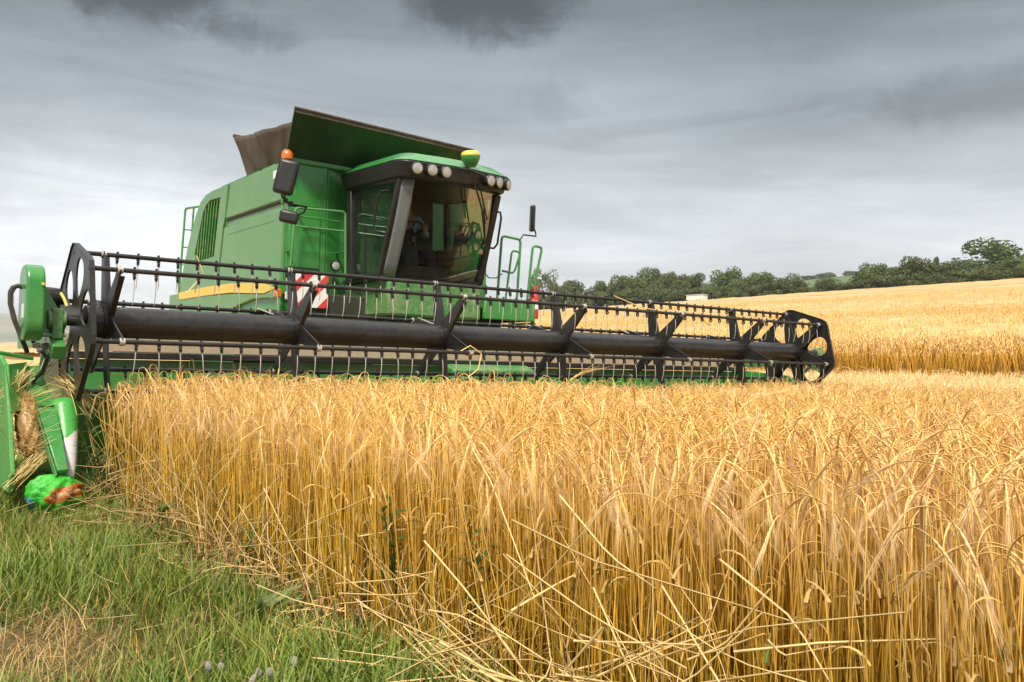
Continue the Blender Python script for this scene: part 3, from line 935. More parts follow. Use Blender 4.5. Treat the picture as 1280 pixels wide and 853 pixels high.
# roof cap: rounded slab
def roof_outline(inset=0.):
    pts = []
    x0, x1, yf, yr = 3.60 + inset, 5.30 - inset, 1.84 + inset, 3.42 - inset
    for cx, cy, a0 in ((x0+.16, yf+.22, 180), (x1-.16, yf+.22, 270)):
        for k in range(6):
            a = R(a0 + k*18); pts.append((cx + .16*math.cos(a), cy + .22*math.sin(a) - (.06 if 0 < k < 0 else 0)))
    # bow of the front edge
    out = []
    for x, y in pts: out.append((x, y))
    mid = [(x0 + .16 + (x1-x0-.32)*t, yf - .07*math.sin(PI*t)) for t in (.15,.3,.45,.6,.75,.9)]
    return out[:6] + mid + out[6:] + [(x1, yr), (x0, yr)]
def slab(name, z0, z1, i0, i1, mat, bevel, tilt=0.):
    lo = roof_outline(i0); hi = roof_outline(i1)
    k = len(lo); b = MB()
    zz = lambda y, z: z + tilt*(y - 1.84)
    b.add([(x, y, zz(y, z0)) for x, y in lo] + [(x, y, zz(y, z1)) for x, y in hi],
          [tuple(range(k))[::-1], tuple(range(k, 2*k))] + [(i, (i+1) % k, k+(i+1) % k, k+i) for i in range(k)])
    return b.build(name, mat, cab, bevel)
slab('visor', 3.32, 3.515, .05, .0, M['plastic'], .02, .03)
roof = slab('roof', 3.518, 3.64, .0, .16, M['green'], .035, .03)
# work lights in the visor
for x, y, nx in ((3.80,1.80,-.25),(3.98,1.765,-.1),(4.165,1.75,0),(4.835,1.765,.1),(4.975,1.78,.25),(5.12,1.80,.55)):
    d = Vector((nx, -1, -.12)).normalized()
    b = MB(); b.lathe([(.065,-.04),(.080,.050),(.071,.062)], (x,y+.03,3.415), d, 20)
    w = b.build('work_light', M['plastic'], cab)
    b = MB(); b.lathe([(.063,.0625),(.052,.067),(.027,.070),(.002,.071)], (x,y+.03,3.415), d, 20)
    b.build('lens', M['lampglass'], cab)
# satellite receiver dome
b = MB(); b.lathe([(.055,0),(.075,.02),(.108,.08),(.122,.115),(.119,.14)], (4.53,1.74,3.53), (-.12,-.05,1), 22)
g = b.build('receiver_dome', M['green'], cab)
b = MB(); b.lathe([(.118,.14),(.115,.165),(.097,.187),(.06,.20),(.01,.205)], (4.53,1.74,3.53), (-.12,-.05,1), 22); b.build('receiver_cap', M['yellow'], cab)
b = MB(); b.tube([(4.36,1.80,3.50),(4.40,1.62,3.46),(4.55,1.60,3.43),(4.70,1.66,3.42)], .014, 8); b.bar((4.53,1.76,3.40),(4.53,1.76,3.53), .07, .05); b.build('receiver_bracket', M['plastic'], cab)
# wipers
for q, r_ in (([(4.62,1.79,3.36),(4.86,1.90,2.98),(4.90,1.93,2.90)], .014), ([(4.70,1.80,3.36),(4.93,1.93,2.95)], .011), ([(4.80,1.88,3.12),(5.06,2.13,2.62)], .011), ([(4.84,1.88,3.10),(5.10,2.18,2.52)], .008)):
    b = MB(); b.tube(q, r_, 6); b.build('wiper', M['plastic'], cab)
# handles on the door posts
b = MB(); b.tube([(3.70,2.28,3.20),(3.60,2.30,3.19),(3.585,2.36,3.10),(3.585,2.44,2.80),(3.60,2.44,2.72),(3.70,2.36,2.70)], .014, 8); b.build('door_handle', M['plastic'], cab)
b = MB(); b.tube([(5.21,2.2,3.14),(5.34,2.2,3.13),(5.37,2.22,3.06),(5.36,2.28,2.72),(5.32,2.3,2.66),(5.22,2.3,2.66)], .014, 8); b.build('door_handle', M['plastic'], cab)
# interior
b = MB(); b.box((4.12,2.80,2.40),(4.68,3.24,2.52)); b.hexa([(4.14,3.16,2.5),(4.66,3.16,2.5),(4.66,3.28,2.5),(4.14,3.28,2.5)], [(4.18,3.24,3.2),(4.62,3.24,3.2),(4.62,3.31,3.2),(4.18,3.31,3.2)]); b.box((4.25,2.9,2.18),(4.55,3.2,2.4))
b.build('operator_seat', M['dark'], cab, .04)
b = MB(); b.bar((4.27,2.72,2.2),(4.27,2.78,2.80), .10, .10); b.build('steering_column', M['dark'], cab, .02)
wc = Vector((4.27,2.74,2.85)); wn = Vector((0,.42,.9)).normalized()
s_ = Vector((1,0,0)); u_ = wn.cross(s_)
b = MB(); b.tube([wc + (s_*math.cos(k*PI/12) + u_*math.sin(k*PI/12))*.185 for k in range(25)], .016, 8, False)
for k in (0, 8, 16): b.tube([wc - wn*.03, wc + (s_*math.cos(k*PI/12+.5) + u_*math.sin(k*PI/12+.5))*.18], .012, 6)
b.lathe([(.05,-.05),(.05,.0),(.02,.012)], wc - wn*.02, wn, 12)
b.build('steering_wheel', M['plastic'], cab)
b = MB(); b.box((4.72,2.70,2.42),(4.98,3.25,2.62)); b.bar((4.86,2.62,2.5),(4.92,2.50,2.95), .06, .06); b.box((4.80,2.46,2.66),(5.02,2.5,2.86)); b.build('armrest_console', M['brown'], cab, .02)
b = MB(); b.hexa([(3.78,2.42,2.19),(5.15,2.42,2.19),(5.15,2.6,2.19),(3.78,2.6,2.19)], [(3.95,2.42,2.34),(4.75,2.42,2.34),(4.75,2.5,2.34),(3.95,2.5,2.34)]); b.build('dashboard', M['dark'], cab, .02)
b = MB(); b.tube([(4.84,2.25,2.70),(5.0,2.4,2.78),(5.16,2.55,2.90)], .012, 6); b.build('monitor_arm', M['dark'], cab)

# ---- driver
def skinned(name, verts, edges, mat, parent=None, sub=2):
    me = bpy.data.meshes.new(name); me.from_pydata([v[:3] for v in verts], edges, [])
    me.materials.append(mat)
    o = bpy.data.objects.new(name, me); COL.objects.link(o)
    sk = o.modifiers.new('skin', 'SKIN'); sk.use_smooth_shade = True
    for i, v in enumerate(verts):
        r_ = v[3] if isinstance(v[3], tuple) else (v[3], v[3])
        me.skin_vertices[0].data[i].radius = r_
    me.skin_vertices[0].data[0].use_root = True
    sm = o.modifiers.new('sub', 'SUBSURF'); sm.levels = sub; sm.render_levels = sub
    if parent is not None: adopt(o, parent)
    return o
def driver():
    x, y, z = 4.40, 3.06, 2.60
    V = [(x,y,z,(.15,.12)), (x,y+.03,z+.20,(.14,.11)), (x,y+.03,z+.40,(.17,.11)), (x,y+.01,z+.52,(.06,.06)), (x,y-.02,z+.60,(.055,.06)), (x,y-.045,z+.70,(.078,.095)), (x,y-.04,z+.775,(.06,.075)),
         (x-.20,y+.0,z+.44,.058), (x-.25,y-.12,z+.22,.045), (x-.22,y-.30,z+.26,.034), (x-.20,y-.36,z+.28,.032),
         (x+.20,y+.0,z+.44,.058), (x+.27,y-.10,z+.21,.045), (x+.10,y-.29,z+.27,.034), (x+.06,y-.345,z+.285,.032),
         (x-.10,y-.06,z-.02,.085), (x-.13,y-.42,z-.02,.065), (x-.13,y-.46,z-.36,.045), (x-.13,y-.56,z-.39,.04),
         (x+.10,y-.06,z-.02,.085), (x+.13,y-.42,z-.02,.065), (x+.13,y-.46,z-.36,.045), (x+.13,y-.56,z-.39,.04)]
    E = [(0,1),(1,2),(2,3),(3,4),(4,5),(5,6),(2,7),(7,8),(8,9),(9,10),(2,11),(11,12),(12,13),(13,14),(0,15),(15,16),(16,17),(17,18),(0,19),(19,20),(20,21),(21,22)]
    o = skinned('person', V, E, M['skin'])
    tag(o, 'driver in a pale blue shirt sitting at the steering wheel inside the cab', 'person')
    # clothing
    grow = lambda i, k=.010: tuple((r+k) for r in (V[i][3] if isinstance(V[i][3], tuple) else (V[i][3],)*2))
    ids = [0,1,2,7,8,9,11,12,13]
    skinned('shirt', [(V[i][0],V[i][1],V[i][2],grow(i)) for i in ids], [(0,1),(1,2),(2,3),(3,4),(4,5),(2,6),(6,7),(7,8)], M['shirt'], o)
    ids = [0,15,16,17,19,20,21]
    skinned('trousers', [(V[i][0],V[i][1],V[i][2]-(.03 if i == 0 else 0),grow(i,.014)) for i in ids], [(0,1),(1,2),(2,3),(0,4),(4,5),(5,6)], M['trouser'], o)
    b = MB(); b.lathe([(.088,-.02),(.092,.03),(.078,.075),(.04,.098),(.005,.103)], (x,y-.03,z+.735), (0,.12,1), 18); b.build('hair', M['hair'], o)
    b = MB(); b.lathe([(.018,0),(.012,.022),(.003,.034)], (x,y-.135,z+.695), (0,-1,-.25), 8); b.build('nose', M['skin'], o)
    for s in (-1, 1):
        b = MB(); b.lathe([(.012,0),(.008,.007),(.001,.009)], (x+s*.033,y-.135,z+.722), (0,-1,0), 8); b.build('eye', M['hair'], o)
    for sgn, hx, hy, hz in ((-1, x-.20, y-.36, z+.28), (1, x+.06, y-.345, z+.285)):
        b = MB()
        for k in range(4):
            a = (k-1.5)*.020
            b.tube([(hx+a*.9,hy-.01,hz+.012),(hx+a,hy-.055,hz+.030+.004*k),(hx+a,hy-.085,hz+.005),(hx+a,hy-.07,hz-.022)], .0085, 6)
        b.tube([(hx-sgn*.03,hy,hz),(hx-sgn*.055,hy-.035,hz-.004),(hx-sgn*.05,hy-.07,hz-.014)], .010, 6)
        b.build('hand', M['skin'], o)
driver()

# ---- mirrors, beacon, rails, board
def slabbox(name, c, w, h, t, yaw, tilt, mat, parent, bevel=.03):
    m = Matrix.Translation(c) @ Matrix.Rotation(yaw, 4, 'Z') @ Matrix.Rotation(tilt, 4, 'Y')
    b = MB(); b.box((-w/2,-t/2,-h/2),(w/2,t/2,h/2)); b.v = [m @ p for p in b.v]
    return b.build(name, mat, parent, bevel, seg=3)
mm = slabbox('mirror', Vector((2.56,2.72,3.27)), .24, .42, .10, R(-30), R(12), M['plastic'], ROOT, .045)
b = MB(); b.tube([(2.50,2.70,3.07),(2.52,2.72,3.03),(2.62,2.80,2.99),(2.75,2.95,3.00),(3.0,3.1,3.02),(3.06,3.3,2.99),(3.06,3.5,2.97)], .013, 8)
b.tube([(2.60,2.78,3.0),(2.60,2.74,2.88)], .010, 6); b.lathe([(.028,-.03),(.028,.03)], (2.70,2.88,2.99), (0,0,1), 10)
b.build('mirror_arm', M['plastic'], mm)
mm2 = slabbox('mirror', Vector((2.60,2.70,2.80)), .22, .15, .09, R(-30), R(10), M['plastic'], ROOT, .035)
b = MB(); b.lathe([(.06,0),(.074,.015),(.068,.03),(.05,.05)], (2.86,3.40,3.60), (0,0,1), 16); bc = b.build('beacon', M['plastic'], ROOT)
b = MB(); b.lathe([(.070,.0),(.076,.035),(.070,.085),(.046,.118),(.01,.13)], (2.86,3.40,3.648), (0,0,1), 18); b.build('beacon_lens', M['orange'], bc)
b = MB(); b.tube([(2.86,3.40,3.42),(2.86,3.40,3.62)], .02, 8); b.tube([(2.86,3.40,3.52),(2.9,3.5,3.52)], .015, 8); b.build('beacon_post', M['plastic'], bc)
def rail(name, pts, r, mat, parent=ROOT): 
    b = MB(); 
    # round the corners
    q = [Vector(pts[0])]
    for i in range(1, len(pts)-1):
        p0, p1, p2 = Vector(pts[i-1]), Vector(pts[i]), Vector(pts[i+1])
        d0 = (p0-p1); d2 = (p2-p1); k = min(.06, d0.length*.45, d2.length*.45)
        a = p1 + d0.normalized()*k; c = p1 + d2.normalized()*k
        for t in (0, .25, .5, .75, 1): q.append(a*(1-t)**2 + p1*2*t*(1-t) + c*t*t)
    q.append(Vector(pts[-1]))
    b.tube(q, r, 8); return b.build(name, mat, parent)
hr = rail('handrail', [(2.90,3.30,2.30),(2.93,3.27,3.03),(3.62,3.27,3.06),(3.66,3.30,2.25)], .016, M['green_side'])
rail('cross_rail', [(2.92,3.29,2.80),(3.64,3.29,2.81)], .013, M['green_side'], hr)
rail('upper_rail', [(3.05,3.4,2.95),(3.62,3.42,2.95)], .010, M['green'], hr)
rail('rail_stay', [(2.93,3.28,2.5),(2.93,3.5,2.5)], .013, M['green'], hr)
rail('rail_stay', [(3.645,3.29,2.55),(3.645,3.6,2.55)], .013, M['green'], hr)

# red and white board
def rounded(x0, x1, z0, z1, r, n=5):
    pts = []
    for cx, cz, a0 in ((x0+r,z0+r,180),(x1-r,z0+r,270),(x1-r,z1-r,0),(x0+r,z1-r,90)):
        for k in range(n+1):
            a = R(a0 + 90*k/n); pts.append((cx + r*math.cos(a), cz + r*math.sin(a)))
    return pts
bx0, bx1, bz0, bz1 = 2.82, 3.25, 1.765, 2.19
b = MB(); b.plate([(x, 2.95, z) for x, z in rounded(bx0, bx1, bz0, bz1, .05)], (0,1,0), .012)
wb = b.build('warning_board', M['white'], ROOT)
b = MB()
def clip_poly(poly, f):
    out = []
    for i in range(len(poly)):
        p, q = poly[i], poly[(i+1) % len(poly)]
        fp, fq = f(p), f(q)
        if fp >= 0: out.append(p)
        if fp*fq < 0:
            t = fp/(fp-fq); out.append((p[0]+(q[0]-p[0])*t, p[1]+(q[1]-p[1])*t))
    return out
rp = rounded(bx0, bx1, bz0, bz1, .05)
for k in range(-4, 5):
    # bands at 45 degrees rising to the right
    s0 = .125 - k*.21; s1 = s0 + .095
    g = lambda p: (p[1]-bz0) - (p[0]-bx0)
    poly = clip_poly(clip_poly(rp, lambda p: g(p)*.707 - s0), lambda p: s1 - g(p)*.707)
    if len(poly) > 2: b.plate([(x, 2.946, z) for x, z in poly], (0,1,0), .003)
b.build('red_stripe', M['red'], wb)
b = MB(); b.bar((3.03,2.98,1.72),(3.03,2.98,2.1), .05, .03, up=(0,1,0)); b.bar((3.03,2.99,1.98),(3.03,3.49,1.98), .04, .04); b.build('board_bracket', M['black'], wb)
# small lamps
b = MB(); b.lathe([(.03,-.05),(.066,-.02),(.07,.02),(.066,.03)], (3.56,3.40,2.36), (-.1,-1,0), 16); lp = b.build('side_lamp', M['plastic'], ROOT)
b = MB(); b.lathe([(.052,.031),(.03,.036),(.01,.038)], (3.56,3.40,2.36), (-.1,-1,0), 16); b.build('lens', M['lampglass'], lp)
b = MB(); b.tube([(3.56,3.4,2.30),(3.56,3.45,2.16),(3.6,3.5,2.1)], .014, 6); b.build('lamp_stalk', M['black'], lp)
b = MB(); b.box((2.76,3.42,1.90),(2.85,3.49,2.01)); b.build('indicator_lamp', M['orange'], ROOT, .015)
b = MB(); b.box((2.90,3.40,1.88),(2.98,3.46,1.98)); b.build('marker_lamp', M['white'], ROOT, .012)

# right hand platform, rails and ladder
b = MB(); b.box((5.24,2.40,1.86),(6.10,3.50,1.90)); b.box((5.24,2.38,1.72),(6.12,2.43,1.98)); b.box((6.07,2.43,1.72),(6.12,3.5,1.98)); pf = b.build('platform', M['green'], ROOT, .012)
r1 = rail('platform_rail', [(5.54,2.5,1.98),(5.60,2.5,2.88),(5.93,2.5,2.86),(5.88,2.5,1.98)], .018, M['green'])
rail('inner_rail', [(5.68,2.5,1.98),(5.78,2.5,2.70),(5.93,2.5,2.68),(5.82,2.5,2.38),(5.62,2.5,2.40)], .015, M['green'], r1)
r2 = rail('platform_rail', [(6.06,2.5,1.98),(6.15,2.5,2.80),(6.32,2.5,2.79),(6.20,2.5,2.30),(6.20,2.5,1.85)], .018, M['green'])
mm3 = slabbox('mirror', Vector((6.09,2.45,3.17)), .17, .37, .06, R(62), R(-6), M['plastic'], ROOT, .025)
b = MB(); b.tube([(6.10,2.47,3.12),(6.17,2.47,2.98),(6.17,2.46,2.93),(5.96,2.48,2.93),(5.92,2.5,2.86),(5.92,2.5,2.74)], .011, 8); b.build('mirror_arm', M['plastic'], mm3)
b = MB(); b.tube([(5.22,2.42,2.52),(5.28,2.44,2.34),(5.36,2.46,2.28),(5.5,2.48,2.29),(5.62,2.5,2.36)], .008, 6); b.build('safety_chain', M['black'], r1)
b = MB()
for s in (0, .45): b.bar((6.14,2.5+s,1.9),(6.40,2.5+s,.5), .04, .05, up=(0,1,0))
for k in range(4): b.bar((6.17+.07*k,2.5,1.7-.33*k),(6.17+.07*k,2.95,1.7-.33*k), .12, .025)
b.build('access_ladder', M['green'], ROOT, .006)
# rear ladder
lr = rail('rear_ladder', [(2.99,8.05,2.1),(3.06,8.05,3.66),(3.20,7.6,3.66),(3.2,7.3,3.5)], .018, M['green'])
rail('ladder_rail', [(3.12,8.02,2.1),(3.19,8.02,3.68)], .016, M['green'], lr)
for z in (2.4, 2.7, 3.0, 3.3):
    b = MB(); b.tube([(3.01+.045*(z-2.4),8.05,z),(3.14+.045*(z-2.4),8.02,z)], .012, 6); b.build('rung', M['green'], lr)

# wheels
def wheel(cx, cy, rad, wid):
    b = MB()
    pr = [(rad*.55,-wid/2),(rad*.9,-wid/2),(rad*.97,-wid*.42),(rad,-wid*.3),(rad,wid*.3),(rad*.97,wid*.42),(rad*.9,wid/2),(rad*.55,wid/2)]
    b.lathe(pr, (cx,cy,rad-.01+float(zt(cx))), (1,0,0), 40)
    for k in range(22):
        a = 2*PI*k/22
        for s in (-1, 1):
            aa = a + (.14 if s > 0 else 0)
            p0 = Vector((cx, cy + math.cos(aa)*(rad+.012), rad + float(zt(cx)) + math.sin(aa)*(rad+.012)))
            p1 = Vector((cx + s*wid*.46, cy + math.cos(aa+.2)*(rad-.01), rad + float(zt(cx)) + math.sin(aa+.2)*(rad-.01)))
            b.bar(p0, p1, .05, .05, up=(p0 - Vector((cx,cy,rad))))
    w = b.build('wheel', M['rubber'], ROOT)
    b = MB(); b.lathe([(rad*.56,-wid*.45),(rad*.5,-wid*.3),(rad*.2,-wid*.2),(.10,-wid*.25),(.09,-wid*.45),(.01,-wid*.46)], (cx,cy,rad-.01+float(zt(cx))), (1,0,0) if cx < 4.5 else (-1,0,0), 28)
    b.build('rim', M['yellow'], w)
wheel(3.25, 4.35, .93, .70); wheel(5.75, 4.35, .93, .70); wheel(3.35, 7.2, .62, .45); wheel(5.65, 7.2, .62, .45)

# ---- header (cutting platform)
b = MB()
prof = [(.12,.16),(.55,.14),(1.0,.20),(1.28,.40),(1.33,.80),(1.33,1.08),(1.37,1.08),(1.37,.36),(1.05,.14),(.55,.09),(.12,.12)]
b.prism(prof, 'x', -.15, 9.18)
hd = b.build('header', M['green'], ROOT, .004)
b = MB(); b.box((-.15,1.27,1.085),(9.18,1.37,1.15)); b.build('top_beam', M['black'], hd, .01)
b = MB(); b.box((-.15,.45,.2),(.48,.47,.80)); b.build('feed_shield', M['green'], hd, .006)
b = MB(); b.box((-.1,1.30,1.155),(9.1,1.33,1.30)); b.build('back_screen', M['screen'], hd)
b = MB(); b.tube([(0,.80,.52),(9.1,.80,.52)], .20, 20)
for k in range(300):
    t = k/300; a = t*2*PI*14*(1 if t < .5 else -1); x = 9.1*t
    p = Vector((x,.80,.52)); d = Vector((0,math.cos(a),math.sin(a)))
    a2 = a + 2*PI*14/300*(1 if t < .5 else -1); d2 = Vector((0,math.cos(a2),math.sin(a2))); p2 = Vector((x+9.1/300,.80,.52))
    b.add([p+d*.19, p+d*.31, p2+d2*.31, p2+d2*.19], [(0,1,2,3)])
b.build('auger', M['grime'], hd, fix=False)
b = MB(); b.box((-.1,.02,.12),(9.15,.14,.15))
for k in range(120): b.bar((.0+k*.0765,.02,.135),(.0+k*.0765,-.08,.13), .02, .02, w1=.006, h1=.008)
b.build('knife_bar', M['steel'], hd)
for x0 in (-.19, 9.18):
    b = MB(); b.prism([(-.05,.12),(.06,.70),(.40,1.04),(1.40,1.12),(1.40,.12)], 'x', x0, x0+.04); b.build('end_sheet', M['green'], hd, .006)

# reel arms
def reel_arm(x0, sgn):
    b = MB(); b.bar((x0,1.34,1.22),(x0,.10,1.25), .09, .13); b.bar((x0,.12,1.25),(x0,-.12,1.12), .09, .11)
    o = b.build('reel_arm', M['green'], hd, .008)
    b = MB(); b.bar((x0,-.02,1.22),(x0,-.02,1.44), .07, .10, up=(0,1,0)); b.lathe([(.07,-.06),(.07,.06)], (x0,0,1.36), (1,0,0), 16); b.build('reel_bearing', M['green_dirty'], o, .006)
    b = MB(); b.tube([(x0-.02,.5,.9),(x0-.02,.1,1.16)], .03, 10); b.build('lift_ram', M['steel'], o)
reel_arm(-.33, 1); reel_arm(9.27, -1)
# drive cover: tall rounded case
pts = []
for cy, cz, a0 in ((-.02,1.60,0),(-.08,1.60,90),(-.08,1.34,180),(-.02,1.34,270)):
    for k in range(7): a = R(a0 + 15*k); pts.append((cy + .13*math.cos(a), cz + .14*math.sin(a)))
b = MB(); b.prism(pts, 'x', -.56, -.44)
dc = b.build('drive_cover', M['green'], hd, .018, seg=3)
b = MB(); b.lathe([(.012,0),(.012,.012)], (-.46,-.208,1.60), (0,-1,0), 10); b.build('bolt', M['yellow'], dc)
b = MB(); b.prism([(-.12,1.36),(-.04,1.36),(-.04,1.46),(-.12,1.46)], 'x', -.563, -.56); b.build('decal', M['white'], dc)
b = MB(); b.plate([(-.44,.0,1.26),(-.44,.0,1.66),(-.42,.0,1.62),(-.27,.0,1.36),(-.27,.0,1.26)], (0,1,0), .02); b.plate([(-.44,-.06,1.235),(-.27,-.06,1.235),(-.27,.14,1.235),(-.44,.14,1.235)], (0,0,1), .02)
b.build('drive_bracket', M['green'], dc, .004)
b = MB(); b.tube([(-.46,.30,1.55),(-.26,.34,1.54)], .075, 18); b.lathe([(.05,-.03),(.05,.03)], (-.25,.345,1.54), (1,0.1,0), 12); b.build('drive_motor', M['black'], dc)
b = MB(); b.tube([(-.285,.1,1.56),(-.28,.02,1.52),(-.265,-.02,1.46)], .011, 8); b.build('yellow_hose', M['yellow'], dc)
hose = [(-.54,.0,1.575),(-.58,.0,1.590),(-.615,.0,1.575),(-.63,.0,1.54),(-.628,.0,1.46),(-.60,.0,1.35),(-.55,.0,1.22),(-.50,.06,1.12)]
b = MB()
hp = []
for i in range(len(hose)-1):
    for t in (0,.33,.66): hp.append(Vector(hose[i]).lerp(Vector(hose[i+1]), t))
b.tube(hp + [hose[-1]], .016, 8); b.tube([p + Vector((.012,-.03,-.01)) for p in hp[6:]], .006, 6)
b.build('hydraulic_hose', M['rubber'], dc)
for i in range(5):
    b = MB(); b.lathe([(.016,-.025),(.022,0),(.016,.025)], (-.45+.035*i,.02+.02*(i % 3),1.17-.03*(i % 2)), (1,.2*i,.3), 8); b.build('fitting', M['steel'], dc)
b = MB(); b.tube([(-.46,.1,1.2),(-.38,0,1.08),(-.40,.05,.98),(-.44,.2,.9)], .014, 6); b.build('feed_pipe', M['rubber'], dc)

# left crop divider
dv = MB()
dv.prism([(1.5,1.10),(.35,1.10),(.05,1.02),(-.20,.62),(-.36,.30),(-.30,.16),(1.5,.16)], 'x', -.64, -.61)
dv = dv.build('crop_divider', M['sheet'], hd, .008)
b = MB(); b.hexa([(-.64,.34,1.10),(-.40,.40,1.06),(-.40,1.4,1.06),(-.64,1.4,1.10)], [(-.64,.34,1.13),(-.40,.40,1.09),(-.40,1.4,1.09),(-.64,1.4,1.13)]); b.build('top_cover', M['green'], dv, .008)
b = MB(); b.hexa([(-.64,.05,1.03),(-.45,.36,1.05),(-.45,.40,1.03),(-.64,.09,1.01)], [(-.62,-.17,.70),(-.47,.02,.72),(-.47,.06,.71),(-.62,-.13,.69)]); b.build('inner_sheet', M['green'], dv, .004)
b = MB(); b.bar((-.425,.42,1.0),(-.385,-.06,.72), .12, .05, up=(0,-.5,.8)); b.bar((-.385,-.065,.715),(-.335,-.42,.30), .12, .05, up=(0,-.5,.8), w1=.07)
b.build('divider_beam', M['green'], dv, .006)
b = MB(); b.bar((-.49,.40,.975),(-.452,-.06,.69), .006, .07, up=(0,-.5,.8)); b.bar((-.452,-.06,.69),(-.375,-.42,.27), .006, .05, up=(0,-.5,.8)); b.build('beam_edge', M['green_side'], dv)
# snout: half cone, green paint worn to bare metal
V = []; rows = []
for i in range(15):
    u = i/14
    c = Vector((-.262,.02,.74)).lerp(Vector((-.262,-.34,.215)), u)
    r_ = .098*(1-u)**.62 + .006
    ax = Vector((0,-.36,-.525)).normalized(); s = Vector((1,0,0)); up = s.cross(ax)*-1
    if up.y > 0: up = -up
    rows.append([c + s*r_*math.cos(PI*(-.15 + 1.3*k/16)) + up*r_*math.sin(PI*(-.15 + 1.3*k/16)) for k in range(17)])
b = MB(); b.grid(rows)
m, nt, out = new_mat('worn_snout_paint')
p = N(nt, 'ShaderNodeBsdfPrincipled', i_Roughness=.35)
pos = objvec(nt); sep = N(nt, 'ShaderNodeSeparateXYZ'); nt.links.new(pos, sep.inputs[0])
f = math_n(nt, 'ADD', sep.outputs[2], math_n(nt, 'MULTIPLY', noise(nt, 22, 3, .6, pos), .16))
f = math_n(nt, 'ADD', f, math_n(nt, 'MULTIPLY', sep.outputs[0], -.5))
f = math_n(nt, 'LESS_THAN', f, .745)
nt.links.new(mixcol(nt, f, (.06, .36, .06), (.62, .60, .60)), p.inputs['Base Color'])
nt.links.new(p.outputs[0], out.inputs[0])
sn = b.build('divider_snout', m, dv); so = sn.modifiers.new('thick', 'SOLIDIFY'); so.thickness = .008
# right divider
b = MB(); b.prism([(1.4,1.05),(.4,1.0),(-.25,.35),(-.42,.15),(1.4,.14)], 'x', 9.30, 9.36); dr = b.build('crop_divider', M['green'], hd, .01)
b = MB(); b.tube([(9.28,.2,.75),(9.28,-.4,.2)], .07, 12, True, [.09,.01]); b.build('divider_snout', M['white'], dr)

# ---- reel
RZ = 1.36; RR = .53
ANG = [78, 137, 197, 257, 317, 19]
b = MB(); b.tube([(-.14,0,RZ)] + [(1.5*k,0,RZ) for k in range(1,6)] + [(8.82,0,RZ)], .118, 36)
b.tube([(-.36,0,RZ),(-.14,0,RZ)], .04, 12); b.tube([(8.82,0,RZ),(9.3,0,RZ)], .04, 12)
reel = b.build('reel', M['tube'], ROOT)
def radial(deg, r): a = R(deg); return Vector((0, r*math.cos(a), r*math.sin(a)))
# spiders
for k in range(0, 7):
    x = min(max(1.5*k, -.07), 8.68)
    b = MB()
    b.tube([(x-.03,0,RZ),(x+.03,0,RZ)], .135, 30)
    for d in ANG:
        e = radial(d, 1); t = Vector((0,-e.z,e.y)); c = Vector((x,0,RZ))
        w0, w1 = .090, .036
        q = [c + e*.09 - t*w0, c + e*.09 + t*w0*.75, c + e*(RR-.02) + t*w1, c + e*(RR+.02) + t*w1*.6, c + e*(RR+.02) - t*w1*.6, c + e*(RR-.02) - t*w1]
        b.plate([p - Vector((.006,0,0)) for p in q], (1,0,0), .012)
        b.plate([c + e*.12 + t*w0*.66 + Vector((0,0,0)), c + e*(RR-.03) + t*w1 , c + e*(RR-.03) + t*(w1-.008), c + e*.12 + t*(w0*.66-.008)], (1,0,0), .035)
    b.build('spider', M['black'], reel)
    for d in ANG:
        b = MB(); b.lathe([(.0225,-.018),(.027,-.018),(.027,.018),(.0225,.018)], Vector((x,0,RZ)) + radial(d, RR), (1,0,0), 12)
        b.build('bearing_clip', M['wire'], reel)
# end plates: hexagonal rings with openings
def end_plate(x):
    cu = bpy.data.curves.new('end_plate', 'CURVE'); cu.dimensions = '2D'; cu.fill_mode = 'BOTH'; cu.extrude = .007
    out_ = []
    for d in ANG:
        for dd in (-6, 0, 6):
            out_.append(radial(d + dd, .585 if dd else .60))
    out_.sort(key=lambda v: math.atan2(v.z, v.y))
    polys = [[(v.y, v.z) for v in out_]]
    for d in ANG:
        c = radial(d + 30, .325); e = radial(d + 30, 1); t = Vector((0,-e.z,e.y))
        h = []
        for k in range(24):
            a = 2*PI*k/24
            ra, rb = .150, .120 + .035*math.cos(a)
            p = c + e*ra*math.cos(a) + t*rb*math.sin(a); h.append((p.y, p.z))
        polys.append(h)
    for poly in polys:
        sp = cu.splines.new('POLY'); sp.points.add(len(poly)-1); sp.use_cyclic_u = True
        for p, q in zip(sp.points, poly): p.co = (q[0], q[1], 0, 1)
    o = curve_mesh(cu, 'end_plate', M['black'], reel, ((0,1,0),(0,0,1),(1,0,0)), (x, 0, RZ))
    b = MB()
    n = len(out_)
    for i in range(n):
        p, q = out_[i], out_[(i+1) % n]
        b.bar(Vector((x,0,RZ)) + p*.995, Vector((x,0,RZ)) + q*.995, .035, .007, up=(p+q))
    b.build('plate_flange', M['black'], reel)
    return o
end_plate(-.20); end_plate(8.78)
